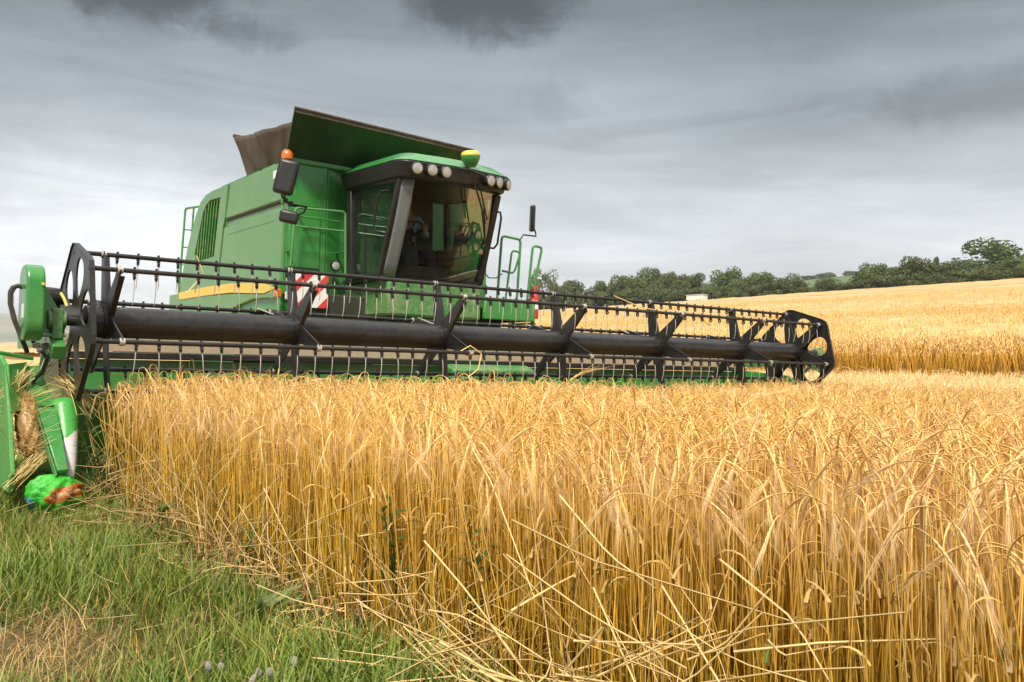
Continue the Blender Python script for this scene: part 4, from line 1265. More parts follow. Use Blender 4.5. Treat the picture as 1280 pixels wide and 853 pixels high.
# tine bars and tines
def one_tine():
    b = MB()
    # coil clamp then a thin finger pointing down (local origin on the bar axis)
    b.lathe([(.010,-.030),(.010,-.02),(.004,-.018)], (0,0,0), (0,0,-1), 8)
    b.box((-.011,-.014,-.030),(.011,.014,-.018))
    ring = [(0, -.004 + .015*math.sin(a), -.046 + .015*math.cos(a)) for a in [k*2*PI/10 for k in range(11)]]
    b.tube(ring, .008, 6, False)
    b2 = MB(); b2.tube([(0,-.002,-.062),(0,-.008,-.12),(0,-.004,-.185),(0,.012,-.245)], .0036, 5, True, [.0048,.004,.0036,.0028])
    b2.lathe([(.007,0),(.007,.006)], (0,-.012,-.058), (0,0,-1), 6)
    return b, b2
tb, tw = one_tine()
def tine_mesh(spots, name):
    me = bpy.data.meshes.new(name); V = []; F = []; MI = []
    for i, s in enumerate(spots):
        rot = Matrix.Rotation(s[1], 3, 'X') @ Matrix.Rotation(s[2], 3, 'Y')
        for src, mi in ((tb, 0), (tw, 1)):
            o = len(V); V += [tuple(rot @ p + s[0]) for p in src.v]; F += [tuple(j + o for j in f) for f in src.f]; MI += [mi]*len(src.f)
    me.from_pydata(V, [], F); me.materials.append(M['black']); me.materials.append(M['wire'])
    me.polygons.foreach_set('material_index', MI); me.polygons.foreach_set('use_smooth', [True]*len(F))
    me.set_sharp_from_angle(angle=R(40)); me.update()
    return me
spots = []
rr = random.Random(3)
for d in ANG:
    p = radial(d, RR)
    b = MB(); b.tube([(-.21,p.y,RZ+p.z),(8.82,p.y,RZ+p.z)], .0175, 14)
    for k in range(57): b.lathe([(.007,.0),(.007,.012)], (.10+.1525*k,p.y,RZ+p.z+.018), (0,0,1), 6)
    b.build('tine_bar', M['black'], reel)
    for k in range(57):
        c = Vector((.10+.1525*k, p.y, RZ+p.z))
        spots.append((c, rr.gauss(0,.05), rr.gauss(0,.05), (c-CAMP).length + (2.5 if d in (257,317,19) else 0)))
spots.sort(key=lambda s: s[3])
me0 = tine_mesh([(Vector((0,0,0)),0,0)], 'tine')
first = None
for s in spots[:100]:
    o = bpy.data.objects.new('tine', me0) if first is None else first.copy()
    first = first or o
    COL.objects.link(o); o.parent = reel; o.location = s[0]; o.rotation_euler = (s[1], s[2], 0)
    o.matrix_parent_inverse = Matrix.Identity(4)
o = link_mesh('tine', tine_mesh(spots[100:], 'tine_rest'), reel); o['kind'] = 'stuff'
for d, xx in ((19,1.38),(19,3.05),(19,4.45),(19,5.9)):
    b = MB(); p = radial(d, RR); b.bar((xx,p.y,RZ+p.z+.03),(xx+.22,p.y-.12,RZ+p.z-.06), .03, .012)
    b.build('bar_stop', M['wire'], reel)

# ------------------------------------------------------------------ extinguisher
fx = Vector((6.14,2.44,1.765))
b = MB(); b.lathe([(.058,0),(.064,.015),(.064,.30),(.050,.345),(.022,.37),(.022,.39)], fx, (0,0,1), 22); fe = b.build('fire_extinguisher', M['red'])
tag(fe, 'red fire extinguisher hanging at the edge of the green access platform', 'fire extinguisher')
b = MB(); b.box(fx + Vector((-.022,-.022,.39)), fx + Vector((.022,.022,.42))); b.bar(fx + Vector((-.02,0,.43)), fx + Vector((.09,0,.47)), .02, .012); b.bar(fx + Vector((-.02,0,.41)), fx + Vector((.08,0,.415)), .02, .01); b.build('valve', M['red'], fe)
b = MB(); b.tube([fx + Vector(v) for v in ((-.02,0,.40),(-.08,-.01,.38),(-.085,-.01,.2),(-.07,-.02,.06))], .010, 6); b.build('hose', M['rubber'], fe)
b = MB(); b.lathe([(.0655,.13),(.0655,.25)], fx, (0,0,1), 22); b.build('paper_label', M['white'], fe)

# ------------------------------------------------------------------ bag on the snout
def bag():
    c = Vector((-.37,-.36,.150)); nu, nv = 56, 30
    V = []; C = []
    for j in range(nv+1):
        th = PI*j/nv
        for i in range(nu):
            ph = 2*PI*i/nu
            d = Vector((math.sin(th)*math.cos(ph), math.sin(th)*math.sin(ph), math.cos(th)))
            # pleats gathered towards the top right
            g = Vector((.45,-.35,.8)).normalized(); k = d.dot(g)
            e1 = g.orthogonal().normalized(); e2 = g.cross(e1); az = math.atan2(d.dot(e2), d.dot(e1))
            r = 1 + .10*math.sin(az*9 + 2*k + .8*math.sin(az*2))*max(0, 1-k*k)**.5 + .06*math.sin(d.x*17+1)*math.sin(d.z*15+d.y*11) + .05*math.sin(az*5+1+k*4) + .035*math.sin(d.x*9)*math.sin(d.z*8+d.y*5)
            p = Vector((d.x*.175, d.y*.14, d.z*.13))*r
            if d.z < -.5: p.z = max(p.z, -.118)
            V.append(c + p)
            # printed film: green with a russet patch, pale edge and blue corner
            cx, cz = d.x*.79 - d.y*.613*-.2, d.z
            lat = d.x*.79 - d.y*.613
            col = np.array([.045,.42,.035])
            if lat > .28 + .12*math.sin(cz*9) and -.40 < cz - .5*(lat-.5) < .34: col = np.array([.46,.13,.025])
            if lat > .36 and abs(cz + .12 - .5*(lat-.4)) < .09 + .05*math.sin(lat*23): col = np.array([.60,.36,.20])
            if (lat-.52)**2 + (cz+.10)**2 < .006: col = np.array([.03,.02,.02])
            if lat < -.30 and cz < -.18 + .1*math.sin(lat*12): col = np.array([.06,.30,.46])
            if lat < -.38 and abs(cz+.28) < .07: col = np.array([.75,.80,.80])
            if lat < -.8 and cz > 0: col = np.array([.7,.7,.7])
            C.append(col)
    Q = [(j*nu+i, j*nu+(i+1) % nu, (j+1)*nu+(i+1) % nu, (j+1)*nu+i) for j in range(nv) for i in range(nu)]
    m, nt, out = new_mat('printed_film')
    p = N(nt, 'ShaderNodeBsdfPrincipled', i_Roughness=.42)
    at = N(nt, 'ShaderNodeAttribute', attribute_name='col'); nt.links.new(at.outputs[0], p.inputs['Base Color'])
    bp = N(nt, 'ShaderNodeBump'); bp.inputs['Strength'].default_value = .5; bp.inputs['Distance'].default_value = .02
    nt.links.new(noise(nt, 30, 3, .6, objvec(nt), 1.0), bp.inputs['Height']); nt.links.new(bp.outputs[0], p.inputs['Normal'])
    nt.links.new(p.outputs[0], out.inputs[0])
    o = link_mesh('plastic_bag', np_mesh('plastic_bag', [tuple(v) for v in V], Q, None, np.array(C), m))
    tag(o, 'crumpled bright green plastic bag with orange and blue print on the divider tip', 'bag')
bag()

# straw caught on the divider and on the reel
def bundle(name, label, p0, dirv, n, ln, spread, r=.003, seed=1, cat='straw'):
    rng = np.random.default_rng(seed); cl = Cloud()
    d0 = np.array(dirv, float); d0 /= np.linalg.norm(d0)
    for i in range(n):
        d = d0 + rng.normal(0, spread, 3); d /= np.linalg.norm(d); l_ = ln*rng.uniform(.6, 1.15)
        a = np.array(p0) + rng.normal(0, .025, 3) - d*l_*rng.uniform(.2, .5)
        t = straw_tpl(rng, 1., rng.uniform(-.05, .05), r=r)
        cl.put(*orient(t, a, a + d*l_, rng.uniform(0, 6)))
    o = cl.build(name, M['stalk']); tag(o, label, cat)
    return o
bundle('straw_bundle', 'bundle of long straws caught behind the divider beam beside the reel end', (-.22,-.02,.88), (.55,-.5,-.55), 34, .42, .18, seed=2)
bundle('straw_bundle', 'thin tuft of straws hanging over the top of the green divider cover', (-.52,.10,.92), (-.55,-.45,-.62), 22, .34, .16, seed=3)
bundle('straw_bundle', 'thick sheaf of straws sticking out under the chaff wad beside the snout', (-.48,-.28,.36), (-.6,-.35,-.42), 30, .36, .13, seed=4)
bundle('straw_bundle', 'few straws poking upward from the hinge of the divider', (-.36,.25,1.02), (.6,-.1,.55), 7, .36, .2, seed=5)
for nm, lab, pts in (('dangling_straw', 'pale straw draped across both upper reel bars near the extinguisher', [(5.42,.12,1.92),(5.75,-.0,1.80),(6.1,-.22,1.74),(6.35,-.36,1.70),(6.6,-.3,1.62)]),
                     ('dangling_straw', 'curled straw wrapped round the lower bar beside the second spider', [(2.86,-.50,1.20),(2.98,-.53,1.27),(3.10,-.54,1.20),(3.07,-.54,1.06),(2.96,-.53,.98)]),
                     ('dangling_straw', 'short straw looped over the top bar above the yellow stripe', [(.72,.13,1.90),(.70,.10,1.93),(.76,.10,1.78),(.62,.09,1.62)])):
    b = MB(); q = []
    for i in range(len(pts)-1):
        for t in (0, .5): q.append(Vector(pts[i]).lerp(Vector(pts[i+1]), t))
    q.append(Vector(pts[-1])); b.tube(q, .0055, 6)
    o = b.build(nm, M['strawone'] if 'strawone' in M else M.setdefault('strawone', paint('straw', (.78, .55, .18), .5, .1)))
    tag(o, lab, 'straw')
def wad():
    V = []; C = []; rng = np.random.default_rng(8); nu, nv = 34, 22
    c = np.array([-.50,-.06,.60])
    for j in range(nv+1):
        th = PI*j/nv
        for i in range(nu):
            ph = 2*PI*i/nu
            d = np.array([math.sin(th)*math.cos(ph), math.sin(th)*math.sin(ph), math.cos(th)])
            r = 1 + .10*math.sin(d[0]*7+1)*math.sin(d[2]*6) + rng.normal(0, .06)
            p = d*np.array([.075,.14,.20])*r; p[1] -= p[2]*-.45
            V.append(c + p); C.append(np.array([.42,.25,.085])*rng.uniform(.75, 1.2))
    Q = [(j*nu+i, j*nu+(i+1) % nu, (j+1)*nu+(i+1) % nu, (j+1)*nu+i) for j in range(nv) for i in range(nu)]
    cl = Cloud(); cl.put(np.array(V), np.array(Q), np.zeros((0,3), int), np.array(C))
    for k in range(420):
        i = rng.integers(0, len(V)); a = V[i]; d = rng.normal(0, 1, 3); d /= np.linalg.norm(d); d *= rng.uniform(.04, .10)
        cl.put(*orient(straw_tpl(rng, 1., .3, r=.0021), a - d*.5, a + d*.5, 0))
    o = cl.build('chaff_wad', M['stalk']); tag(o, 'matted brown wad of chaff packed inside the green divider', 'chaff')
wad()

# ------------------------------------------------------------------ weeds and small plants
def leafy(name, label, base, h, nst, leafn, ll, lw, col, seed, lobed=False, cat='weed'):
    rng = np.random.default_rng(seed); cl = Cloud(); base = np.array(base, float)
    for s in range(nst):
        a = rng.uniform(0, 6.28); lean = rng.uniform(.05, .45)
        d = np.array([math.cos(a)*lean, math.sin(a)*lean, 1.]); d /= np.linalg.norm(d); hh = h*rng.uniform(.6, 1.1)
        st = straw_tpl(rng, 1., .02, r=.003); P, Q, T, C = orient(st, base, base + d*hh); cl.put(P, Q, T, np.tile(np.array(col)*.9, (len(P), 1)))
        for k in range(leafn):
            u = rng.uniform(.15, 1.0); p = base + d*hh*u
            ya = rng.uniform(0, 6.28); el = rng.uniform(.4, 1.2); L = ll*rng.uniform(.6, 1.1)*(1.1-.4*u); seg = 7
            V = []; Q = []; C = []
            for i in range(seg+1):
                t = i/seg; w = lw*math.sin(PI*min(1, t*.95+.04))**.8*(1 + (.45*(-1)**i if lobed else 0))
                hv = np.array([math.cos(ya), math.sin(ya), 0]); sd = np.array([-math.sin(ya), math.cos(ya), .25])
                V += [p - sd*w, p + np.array([0,0,-.15*w]), p + sd*w]; c = np.array(col)*rng.uniform(.8, 1.2); C += [c*.95, c*1.15, c*.95]
                e = el + 1.0*t; p = p + (hv*math.sin(e) + np.array([0,0,1])*math.cos(e))*L/seg
                if i: o = 3*i; Q += [(o-3,o-2,o+1,o), (o-2,o-1,o+2,o+1)]
            cl.put(np.array(V), np.array(Q), np.zeros((0,3), int), np.array(C))
    o = cl.build(name, M['weed']); tag(o, label, cat)
leafy('thistle', 'dark green thistle with jagged leaves at the barley edge below the reel middle', (-.12,-1.85,0), .30, 3, 9, .14, .016, (.11,.165,.04), 3, True)
leafy('thistle', 'low jagged thistle under the fallen straws further towards the camera', (-.03,-2.9,0), .26, 3, 8, .12, .014, (.11,.16,.04), 4, True)
leafy('thistle', 'tangled grey green thistle growing right beside the snout of the divider', (-.03,-.42,0), .68, 6, 13, .14, .013, (.13,.16,.06), 5, True)
leafy('bindweed', 'dark leafy weed climbing between the stalks at mid frame', (.08,-4.22,.2), .38, 4, 6, .10, .011, (.09,.14,.035), 6)
leafy('bindweed', 'small dark weed half hidden in the barley right of the first climbing weed', (.10,-4.70,.25), .36, 3, 6, .09, .011, (.09,.14,.035), 7)
leafy('dock_plant', 'broad pale green leaves of a dock at the foot of the fallen straw', (-.20,-3.62,0), .10, 4, 4, .22, .020, (.20,.25,.10), 8)
leafy('clover_patch', 'low leafy clover in the grass near the bottom edge', (-.62,-4.42,0), .06, 8, 5, .07, .018, (.10,.17,.035), 10)
def heads(label, base, n, seed):
    rng = random.Random(seed); t = empty('clover', base); tag(t, label, 'flower')
    fl = M.setdefault('fluff', paint('grey_fluff', (.36,.33,.31), .9, .5, dustcol=(.5,.46,.42), scale=60, bump=.8)); sg = M.setdefault('stemgreen', paint('stem_green', (.08,.13,.03), .6, .0))
    for i in range(n):
        p = Vector(base) + Vector((rng.uniform(-.05,.05), rng.uniform(-.04,.04), 0)); h = rng.uniform(.10,.15)
        b = MB(); b.lathe([(.004,0),(.009,.005),(.0118,.014),(.0105,.023),(.007,.030),(.002,.034)], p + Vector((.01,0,h)), (rng.uniform(-.6,.6),rng.uniform(-.6,.6),1), 10); hd_ = b.build('flower_head', fl, t)
        b = MB(); b.tube([p, p + Vector((.01,.0,h))], .0022, 5); b.build('stem', sg, hd_)
heads('pair of fluffy grey clover heads leftmost at the bottom edge', (-.654,-4.43,.0), 2, 1)
heads('cluster of four grey clover heads in the middle of the bottom edge', (-.62,-4.52,-.01), 4, 2)
heads('three grey clover heads nearest the fallen straw at the bottom edge', (-.52,-4.52,.0), 3, 3)

# ------------------------------------------------------------------ trees
def crown_mesh(seed, n, leaf, lobes, gaps=0., flat=1., conical=False):
    rng = np.random.default_rng(seed)
    L = []
    for i in range(lobes):
        a = rng.uniform(0, 6.28); rr_ = rng.uniform(.15, .62)
        z = rng.uniform(.08, .82)
        lim = 1 - abs(z-.42)*.9
        if conical: lim = 1.05 - z
        L.append((np.array([math.cos(a)*rr_*lim*.75, math.sin(a)*rr_*lim*.75, z]), rng.uniform(.15, .28)*(1-.4*gaps)*(.7 if conical else 1)))
    per = n//lobes; V = []; C = []
    for c, r in L:
        tone = rng.uniform(.75, 1.25)
        d = rng.normal(size=(per, 3)); d /= np.linalg.norm(d, axis=1)[:, None]
        rad = r*rng.uniform(.35, 1.06, per)**.5
        p = c + d*rad[:, None]*np.array([1, 1, .85*flat])
        nrm = d + rng.normal(0, .6, (per, 3)); nrm /= np.linalg.norm(nrm, axis=1)[:, None]
        t = np.cross(nrm, rng.normal(size=(per, 3))); t /= np.linalg.norm(t, axis=1)[:, None]; bt = np.cross(nrm, t)
        s = leaf*rng.uniform(.6, 1.4, per)[:, None]
        V.append(np.stack([p - t*s, p - bt*s*.6, p + t*s, p + bt*s*.6], 1).reshape(-1, 3))
        col = np.array([.105, .135, .040])*tone*rng.uniform(.7, 1.35, per)[:, None]
        C.append(np.repeat(col, 4, 0))
    V = np.concatenate(V); C = np.concatenate(C)
    V[:, :2] *= .5/np.percentile(np.hypot(V[:, 0], V[:, 1]), 98.5); V[:, 2] = (V[:, 2] - V[:, 2].min()*.6)/(np.percentile(V[:, 2], 99.8) - V[:, 2].min()*.6)
    V[:, 2] = np.maximum(V[:, 2], .02)
    Q = np.arange(len(V)).reshape(-1, 4)
    return np_mesh('crown', V, Q, None, C, M['leaf'], smooth=False)
CROWN = [crown_mesh(1, 4600, .031, 20), crown_mesh(2, 4600, .031, 15), crown_mesh(3, 4600, .031, 26), crown_mesh(4, 3600, .026, 22, .3),
         crown_mesh(5, 3400, .024, 24, .75), crown_mesh(6, 2600, .028, 18, 0, 1, True), crown_mesh(7, 3600, .03, 18, 0, .8)]
def trunk_mesh(seed):
    rng = random.Random(seed); b = MB()
    b.tube([(0,0,-.06),(.01,0,.15),(-.01,.01,.38),(.02,0,.62)], .03, 7, True, [.036,.028,.022,.010])
    for k in range(6):
        a = rng.uniform(0, 6.28); z = rng.uniform(.15,.42); l_ = rng.uniform(.22,.36)
        b.tube([(0,0,z),(math.cos(a)*l_*.5,math.sin(a)*l_*.5,z+.13),(math.cos(a)*l_,math.sin(a)*l_,z+.26)], .01, 5, True, [.014,.009,.004])
    o = b.build('trunk', M['bark']); me = o.data; bpy.data.objects.remove(o); return me
TRUNK = [trunk_mesh(1), trunk_mesh(2)]
# x, y, top z, width, crown variant, label (None = shared)
G1 = 'trees of the wood beyond the field crest'
TREES = [
 (208,245.5,37.3,11,4,'round open tree standing alone right behind the fire extinguisher'),
 (208,235.3,31.3,9,0,None),(208,228.8,32.1,8.5,2,None),(208,219.1,29.5,11,6,None),(208,211.5,30.7,9,1,None),
 (208,203.8,32.3,9.5,0,None),(208,196,31.5,9,2,None),(208,190.3,33.7,9,3,'tallest tree in the dark wood above the middle reel bars'),
 (208,184.4,31.5,8.5,1,None),(208,178.7,31.3,8,0,None),(208,174.1,30,7,2,None),
 (208,170.4,30.7,7.5,3,None),(208,164.5,27.9,8,6,None),(208,160,31.2,11,1,'broad round topped tree above the small white trailer'),
 (208,152.8,28.6,7,0,None),(208,146.7,29.1,8,2,None),(208,141.6,27.1,7,6,None),
 (268,178.8,35.3,13,6,'greyish distant tree rising behind the right end of the wood'),
 (206,134.4,26.6,5.5,1,'dark low tree at the end of the wood by the green hill'),
 (206,124.8,26.3,6.0,0,'dark round tree standing alone below the pale house'),
 (208,116.5,26.9,6,2,None),(208,112.7,29.1,8.5,0,'first broad tree of the right hedgerow beside the gap'),(208,107.4,27.4,6.5,2,None),
 (208,101.9,29.6,9.5,1,'largest leafy green tree in the left half of the right hedgerow'),(212,99.2,29.7,3.4,5,'narrow pointed tree poking above the right hedgerow'),
 (210,96.8,28,6.5,2,None),(208,91.1,28.1,8.5,3,None),(238,97.6,35.6,15,3,'tall spreading elm with sky showing through above the hedgerow'),
 (208,87.3,26.5,7,6,None),(208,82.4,26.3,7,1,None),(208,79,28,7.5,0,None),(208,74.4,28.3,7.5,2,'tree cut by the right edge of the photo'),
 (208,69,28.3,8,1,None),(208,63,28.0,8,0,None)]
rt = random.Random(12)
nl, nr = 0, 0
for (x, y, top, w, k, lab) in TREES:
    left = y > 120
    t = empty('tree', (x, y, float(zt(x)) - .2))
    h = (top - float(zt(x)) + .2)*1.06
    if lab is None:
        lab = 'bushy dark green tree massed in the wood behind the reel' if left else 'bushy green tree massed in the hedgerow on the field crest at right'
    tag(t, lab, 'tree', G1 if left else 'trees of the right hedgerow')
    cr = bpy.data.objects.new('crown', CROWN[k]); tr = bpy.data.objects.new('trunk', TRUNK[k % 2])
    for o in (cr, tr):
        COL.objects.link(o); o.parent = t
    wid = w*(1.75 if 'elm' in lab else 1.15)
    cr.scale = (wid, wid, h); cr.rotation_euler = (0, 0, rt.uniform(0, 6.28)); tr.scale = (h*.9, h*.9, h)
# bushes at the feet of the trees
BUSH = [(203.5,147.5,25.0,5,'pale green bush at the foot of the wood'),(204,118,24.2,5,'low bush between the gap and the right hedgerow'),(204,131,24.0,5,'small bush below the far green hill')] + \
       [(205,y,rt.uniform(25.6,27.6),rt.uniform(8,11),None) for y in (240,231,222,214,207,200,193,186,181,175,170,156,150,143,138)] + [(205,y,rt.uniform(24.9,26.2),rt.uniform(6,9),None) for y in (113,109,104,99,95,92,88,84,80,76)]
for (x, y, top, w, lab) in BUSH:
    t = empty('bush', (x, y, float(zt(x)) - .3)); h = top - float(zt(x)) + .3
    lf = y > 120
    tag(t, lab or ('dense undergrowth bush filling the foot of the wood' if lf else 'dense undergrowth bush filling the foot of the right hedgerow'), 'bush', 'undergrowth bushes of the wood' if lf else 'undergrowth bushes of the hedgerow')
    cr = bpy.data.objects.new('foliage', CROWN[rt.choice((0,1,2,6))]); COL.objects.link(cr); cr.parent = t
    cr.scale = (w, w, h*1.1); cr.rotation_euler = (0,0,rt.uniform(0,6.28))

# ------------------------------------------------------------------ buildings beyond the crest
tr = empty('white_trailer', (199.2, 163.6, 21.3)); tag(tr, 'long white box trailer parked in front of the wood', 'trailer')
b = MB(); b.hexa([(199,161.4,21.9),(201.5,161.4,21.9),(201.5,167.5,21.9),(199,167.5,21.9)], [(199.1,161.4,23.4),(201.4,161.4,23.4),(201.4,167.5,23.4),(199.1,167.5,23.4)]); b.build('box', M['cream'], tr, .08)
b = MB(); b.box((198.9,161.2,23.4),(201.6,167.7,23.6)); b.build('roof', M['roofgrey'], tr, .05)
for yy in (162.5,163.6,167): 
    b = MB(); b.lathe([(.45,-.2),(.45,.2)], (199.2,yy,21.7), (1,0,0), 14); b.build('wheel', M['rubber'], tr)
hs = empty('pale_house', (735, 474, 78)); tag(hs, 'small pale house on the far green hill in the gap between the trees', 'house')
b = MB(); b.box((732,471,76),(739,478,84.5)); b.build('wall', M['cream'], hs)
b = MB(); b.prism([(470.4,84.5),(474.5,87.5),(478.6,84.5)], 'x', 731.5, 739.5); b.build('roof', M['roofgrey'], hs)
for yy in (472, 474.2, 476.4):
    b = MB(); b.box((731.9,yy,81.2),(732.05,yy+.9,82.8)); b.build('window', M['window'], hs)

def hill_z(x, y):
    t = np.clip((x-400)/380, 0, 1); t = t*t*(3-2*t)
    return 11 + 80*t*(.80 + .24*np.exp(-((y-455)/125)**2)) + 2*np.sin(x*.013)*np.sin(y*.011)
# ------------------------------------------------------------------ far hills
def hill():
    # green rise behind the gap: runs from behind the wood to the right
    xs = np.linspace(420, 1500, 60); ys = np.linspace(120, 1100, 60)
    X, Y = np.meshgrid(xs, ys)
    Z = hill_z(X, Y)
    V = np.stack([X, Y, Z], -1).reshape(-1, 3); i = np.arange(59)[:, None]*60 + np.arange(59)[None]
    Q = np.stack([i, i+1, i+61, i+60], -1).reshape(-1, 4)
    m, nt, out = new_mat('far_pasture'); p = N(nt, 'ShaderNodeBsdfPrincipled', i_Roughness=.95); pos = objvec(nt)
    rp = ramp(nt, [(.42, (.075,.13,.04)), (.5, (.11,.155,.05)), (.6, (.07,.12,.04))]); nt.links.new(noise(nt, .006, 3, .5, pos), rp.inputs[0])
    nt.links.new(rp.outputs[0], p.inputs['Base Color']); nt.links.new(p.outputs[0], out.inputs[0])
    o = link_mesh('hill', np_mesh('hill', V, Q, None, None, m)); tag(o, 'green pasture hill rising far beyond the wood', 'hill', kind='structure')
    # pale ridge far to the left
    a = np.linspace(R(40), R(130), 80); V = []
    for r_, zz in ((2300, -20), (3100, None), (4200, -20)):
        for t in a:
            z = zz if zz is not None else 122 + 16*math.sin(t*9) + 7*math.sin(t*23)
            V.append((math.cos(t)*r_, math.sin(t)*r_, z))
    Q = [(j*80+i, j*80+i+1, (j+1)*80+i+1, (j+1)*80+i) for j in range(2) for i in range(79)]
    m, nt, out = new_mat('far_ridge'); p = N(nt, 'ShaderNodeBsdfPrincipled', i_Roughness=.95)
    rp = ramp(nt, [(.4, (.16,.19,.13)), (.55, (.30,.27,.18))]); nt.links.new(noise(nt, .004, 4, .5, objvec(nt)), rp.inputs[0])
    nt.links.new(rp.outputs[0], p.inputs['Base Color']); nt.links.new(p.outputs[0], out.inputs[0])
    o = link_mesh('hills', np_mesh('hills', V, Q, None, None, m)); tag(o, 'pale ridge of distant hills on the left horizon', 'hills', kind='structure')
hill()
FAR = [(765+rt.uniform(-25,25), y, rt.uniform(5,9), rt.uniform(14,30)) for y in np.linspace(360, 660, 24)] + [(650+rt.uniform(-4,4), y, rt.uniform(4,7), rt.uniform(8,14)) for y in np.linspace(370, 520, 12)]
for (x, y, h, w) in FAR:
    hz = float(hill_z(x, y))
    t = empty('tree', (x, y, hz - 1)); tag(t, 'tiny tree in the hedges of the far green hill', 'tree', 'trees of the far hill')
    cr = bpy.data.objects.new('crown', CROWN[rt.choice((0,1,2,6))]); COL.objects.link(cr); cr.parent = t; cr.scale = (w, w, h); cr.rotation_euler = (0,0,rt.uniform(0,6.28))

# ------------------------------------------------------------------ air
b = MB(); b.box((-900, -500, -40), (3400, 4400, 175))
m, nt, out = new_mat('hazy_air'); m.node_tree.nodes
pv = N(nt, 'ShaderNodeVolumePrincipled'); pv.inputs['Color'].default_value = (.86, .90, .94, 1); pv.inputs['Density'].default_value = .00020; pv.inputs['Anisotropy'].default_value = .2
nt.links.new(pv.outputs[0], out.inputs['Volume'])
hz_ = b.build('haze', m, smooth=False); hz_['kind'] = 'stuff'; hz_['label'] = 'thin summer haze in the air over the fields'
# ------------------------------------------------------------------ sky, sun, camera
SUN_EL, SUN_AZ = R(50), math.atan2(-.72, -.70)     # from behind the camera, left
w = bpy.data.worlds.new('World'); scene.world = w; w.use_nodes = True
nt = w.node_tree
for n in list(nt.nodes): nt.nodes.remove(n)
out = nt.nodes.new('ShaderNodeOutputWorld'); bg = nt.nodes.new('ShaderNodeBackground')
sky = nt.nodes.new('ShaderNodeTexSky'); sky.sky_type = 'NISHITA'; sky.sun_disc = False
sky.sun_elevation = SUN_EL; sky.sun_rotation = PI/2 - SUN_AZ
tc = nt.nodes.new('ShaderNodeTexCoord'); sep = N(nt, 'ShaderNodeSeparateXYZ'); nt.links.new(tc.outputs['Generated'], sep.inputs[0])
zc = math_n(nt, 'MAXIMUM', sep.outputs[2], 0.0)
den = math_n(nt, 'ADD', zc, .10)
px = math_n(nt, 'DIVIDE', sep.outputs[0], den); py = math_n(nt, 'DIVIDE', sep.outputs[1], den)
cmb = N(nt, 'ShaderNodeCombineXYZ'); nt.links.new(px, cmb.inputs[0]); nt.links.new(py, cmb.inputs[1])
n1 = noise(nt, .55, 7, .55, cmb.outputs[0], .5)
n2 = noise(nt, 1.7, 7, .6, cmb.outputs[0], .3)
zz = math_n(nt, 'ADD', zc, math_n(nt, 'MULTIPLY', math_n(nt, 'SUBTRACT', n1, .5), .16))
cr = ramp(nt, [(0, (.86,.87,.88)), (.10, (.78,.795,.81)), (.17, (.62,.65,.68)), (.24, (.46,.505,.54)), (.31, (.29,.335,.365)), (.38, (.185,.22,.245)), (.46, (.20,.23,.255)), (.60, (.95,.95,.95)), (.75, (1.2,1.2,1.2)), (1, (1.25,1.25,1.25))])
nt.links.new(zz, cr.inputs[0])
mod = math_n(nt, 'ADD', math_n(nt, 'MULTIPLY', math_n(nt, 'SUBTRACT', n2, .5), .36), 1.0)
mp = N(nt, 'ShaderNodeMapping'); mp.inputs['Scale'].default_value = (1, 1, 7.5); nt.links.new(tc.outputs['Generated'], mp.inputs[0])
n3 = noise(nt, 2.6, 7, .58, mp.outputs[0], .7)
st = ramp(nt, [(.30, .80), (.48, .98), (.62, 1.10), (.75, 1.22)]); nt.links.new(n3, st.inputs[0])
v0 = N(nt, 'ShaderNodeVectorMath', operation='MULTIPLY'); nt.links.new(cr.outputs[0], v0.inputs[0]); nt.links.new(st.outputs[0], v0.inputs[1])
cc = v0.outputs[0]
# heavier rain clouds at fixed places in the sky
nb = noise(nt, 13.0, 7, .65, tc.outputs['Generated'], .6)
for (cx_, cy_, cz_), flat_, r0, r1, k_ in (((.542,.744,.392),2.2,.045,.125,.72), ((.225,.905,.368),2.4,.04,.120,.70), ((.318,.885,.340),3.6,.0,.075,.42), ((.885,.40,.272),4.5,.03,.17,.40),
                                      ((.615,.731,.296),2.0,.0,.06,.18), ((.797,.542,.262),6.0,.0,.16,.14), ((.08,.95,.36),2.5,.02,.14,.25), ((.80,.50,.37),3.0,.02,.2,.2), ((.22,.965,.13),2.2,.03,.26,-.36), ((.70,.70,.14),5.0,.02,.2,-.08)):
    sb = N(nt, 'ShaderNodeVectorMath', operation='SUBTRACT'); nt.links.new(tc.outputs['Generated'], sb.inputs[0]); sb.inputs[1].default_value = (cx_, cy_, cz_)
    ml = N(nt, 'ShaderNodeVectorMath', operation='MULTIPLY'); nt.links.new(sb.outputs[0], ml.inputs[0]); ml.inputs[1].default_value = (1, 1, flat_)
    ln_ = N(nt, 'ShaderNodeVectorMath', operation='LENGTH'); nt.links.new(ml.outputs[0], ln_.inputs[0])
    dd_ = math_n(nt, 'ADD', ln_.outputs['Value'], math_n(nt, 'MULTIPLY', math_n(nt, 'SUBTRACT', nb, .5), .18))
    mr = N(nt, 'ShaderNodeMapRange', interpolation_type='SMOOTHSTEP'); nt.links.new(dd_, mr.inputs[0])
    mr.inputs[1].default_value = r0; mr.inputs[2].default_value = r1; mr.inputs[3].default_value = 1-k_*.95; mr.inputs[4].default_value = 1.0
    v_ = N(nt, 'ShaderNodeVectorMath', operation='SCALE'); nt.links.new(cc, v_.inputs[0]); nt.links.new(mr.outputs[0], v_.inputs['Scale']); cc = v_.outputs[0]
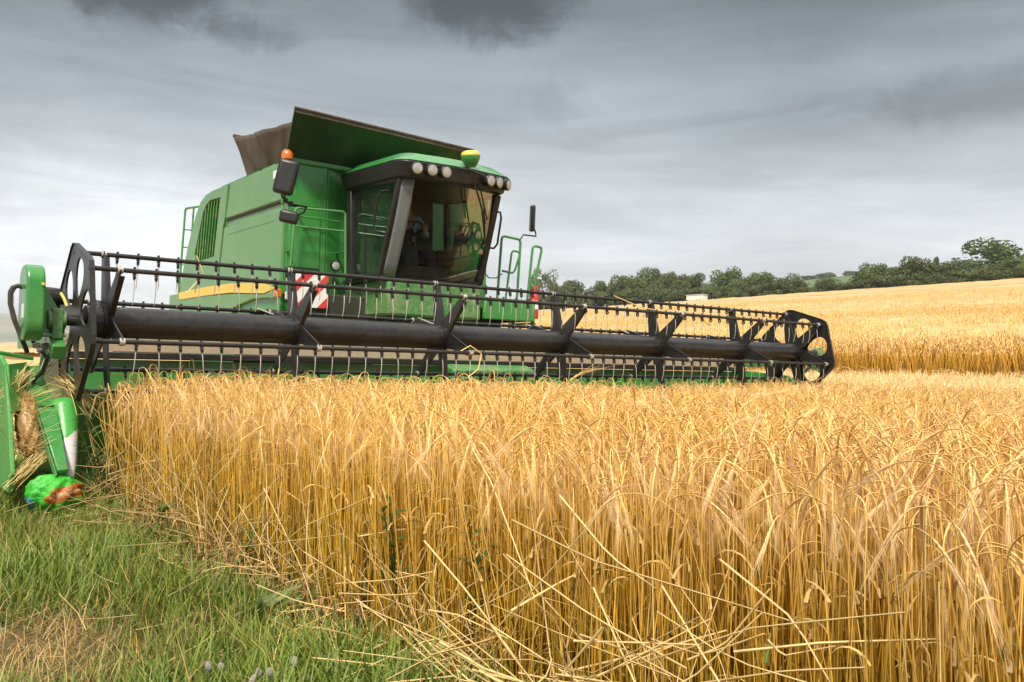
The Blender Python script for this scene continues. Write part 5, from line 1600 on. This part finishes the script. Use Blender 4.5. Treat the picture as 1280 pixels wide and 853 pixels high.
vm = N(nt, 'ShaderNodeVectorMath', operation='SCALE'); nt.links.new(cc, vm.inputs[0]); nt.links.new(math_n(nt, 'MULTIPLY', mod, 10.0), vm.inputs['Scale'])
# thin cloud overhead lets more light through
bright = ramp(nt, [(.5, 1.0), (.75, 1.0)]); 
over = N(nt, 'ShaderNodeMapRange'); over.inputs[1].default_value = .45; over.inputs[2].default_value = .8; over.inputs[3].default_value = 1.0; over.inputs[4].default_value = 1.0
nt.links.new(zc, over.inputs[0])
vm2 = N(nt, 'ShaderNodeVectorMath', operation='SCALE'); nt.links.new(vm.outputs[0], vm2.inputs[0]); nt.links.new(over.outputs[0], vm2.inputs['Scale'])
fin = mixcol(nt, .94, (0, 0, 0), vm2.outputs[0])
for l in list(fin.node.inputs[6].links): nt.links.remove(l)
nt.links.new(sky.outputs[0], fin.node.inputs[6])
nt.links.new(fin, bg.inputs[0]); bg.inputs[1].default_value = .10
nt.links.new(bg.outputs[0], out.inputs[0])

sl = bpy.data.lights.new('sun', 'SUN'); sl.energy = 4.4; sl.angle = R(9); sl.color = (1.0, .92, .78)
so = bpy.data.objects.new('sun', sl); COL.objects.link(so); so.location = (0, 0, 60)
sd = Vector((math.cos(SUN_AZ)*math.cos(SUN_EL), math.sin(SUN_AZ)*math.cos(SUN_EL), math.sin(SUN_EL)))
so.rotation_euler = sd.to_track_quat('Z', 'Y').to_euler()

cam = bpy.data.cameras.new('camera'); co = bpy.data.objects.new('camera', cam); COL.objects.link(co)
cam.sensor_width = 36; cam.lens = 1100/1280*36; cam.clip_end = 9000; cam.clip_start = .05
right = Vector((.79, -.613, .020)); down = Vector((.034, .011, -.999)); fwd = Vector((.613, .790, .030))
fwd.normalize(); right = (right - fwd*right.dot(fwd)).normalized(); down = fwd.cross(right)
m = Matrix((( right.x, -down.x, -fwd.x, CAMP.x), (right.y, -down.y, -fwd.y, CAMP.y), (right.z, -down.z, -fwd.z, CAMP.z), (0,0,0,1)))
co.matrix_world = m
scene.camera = co
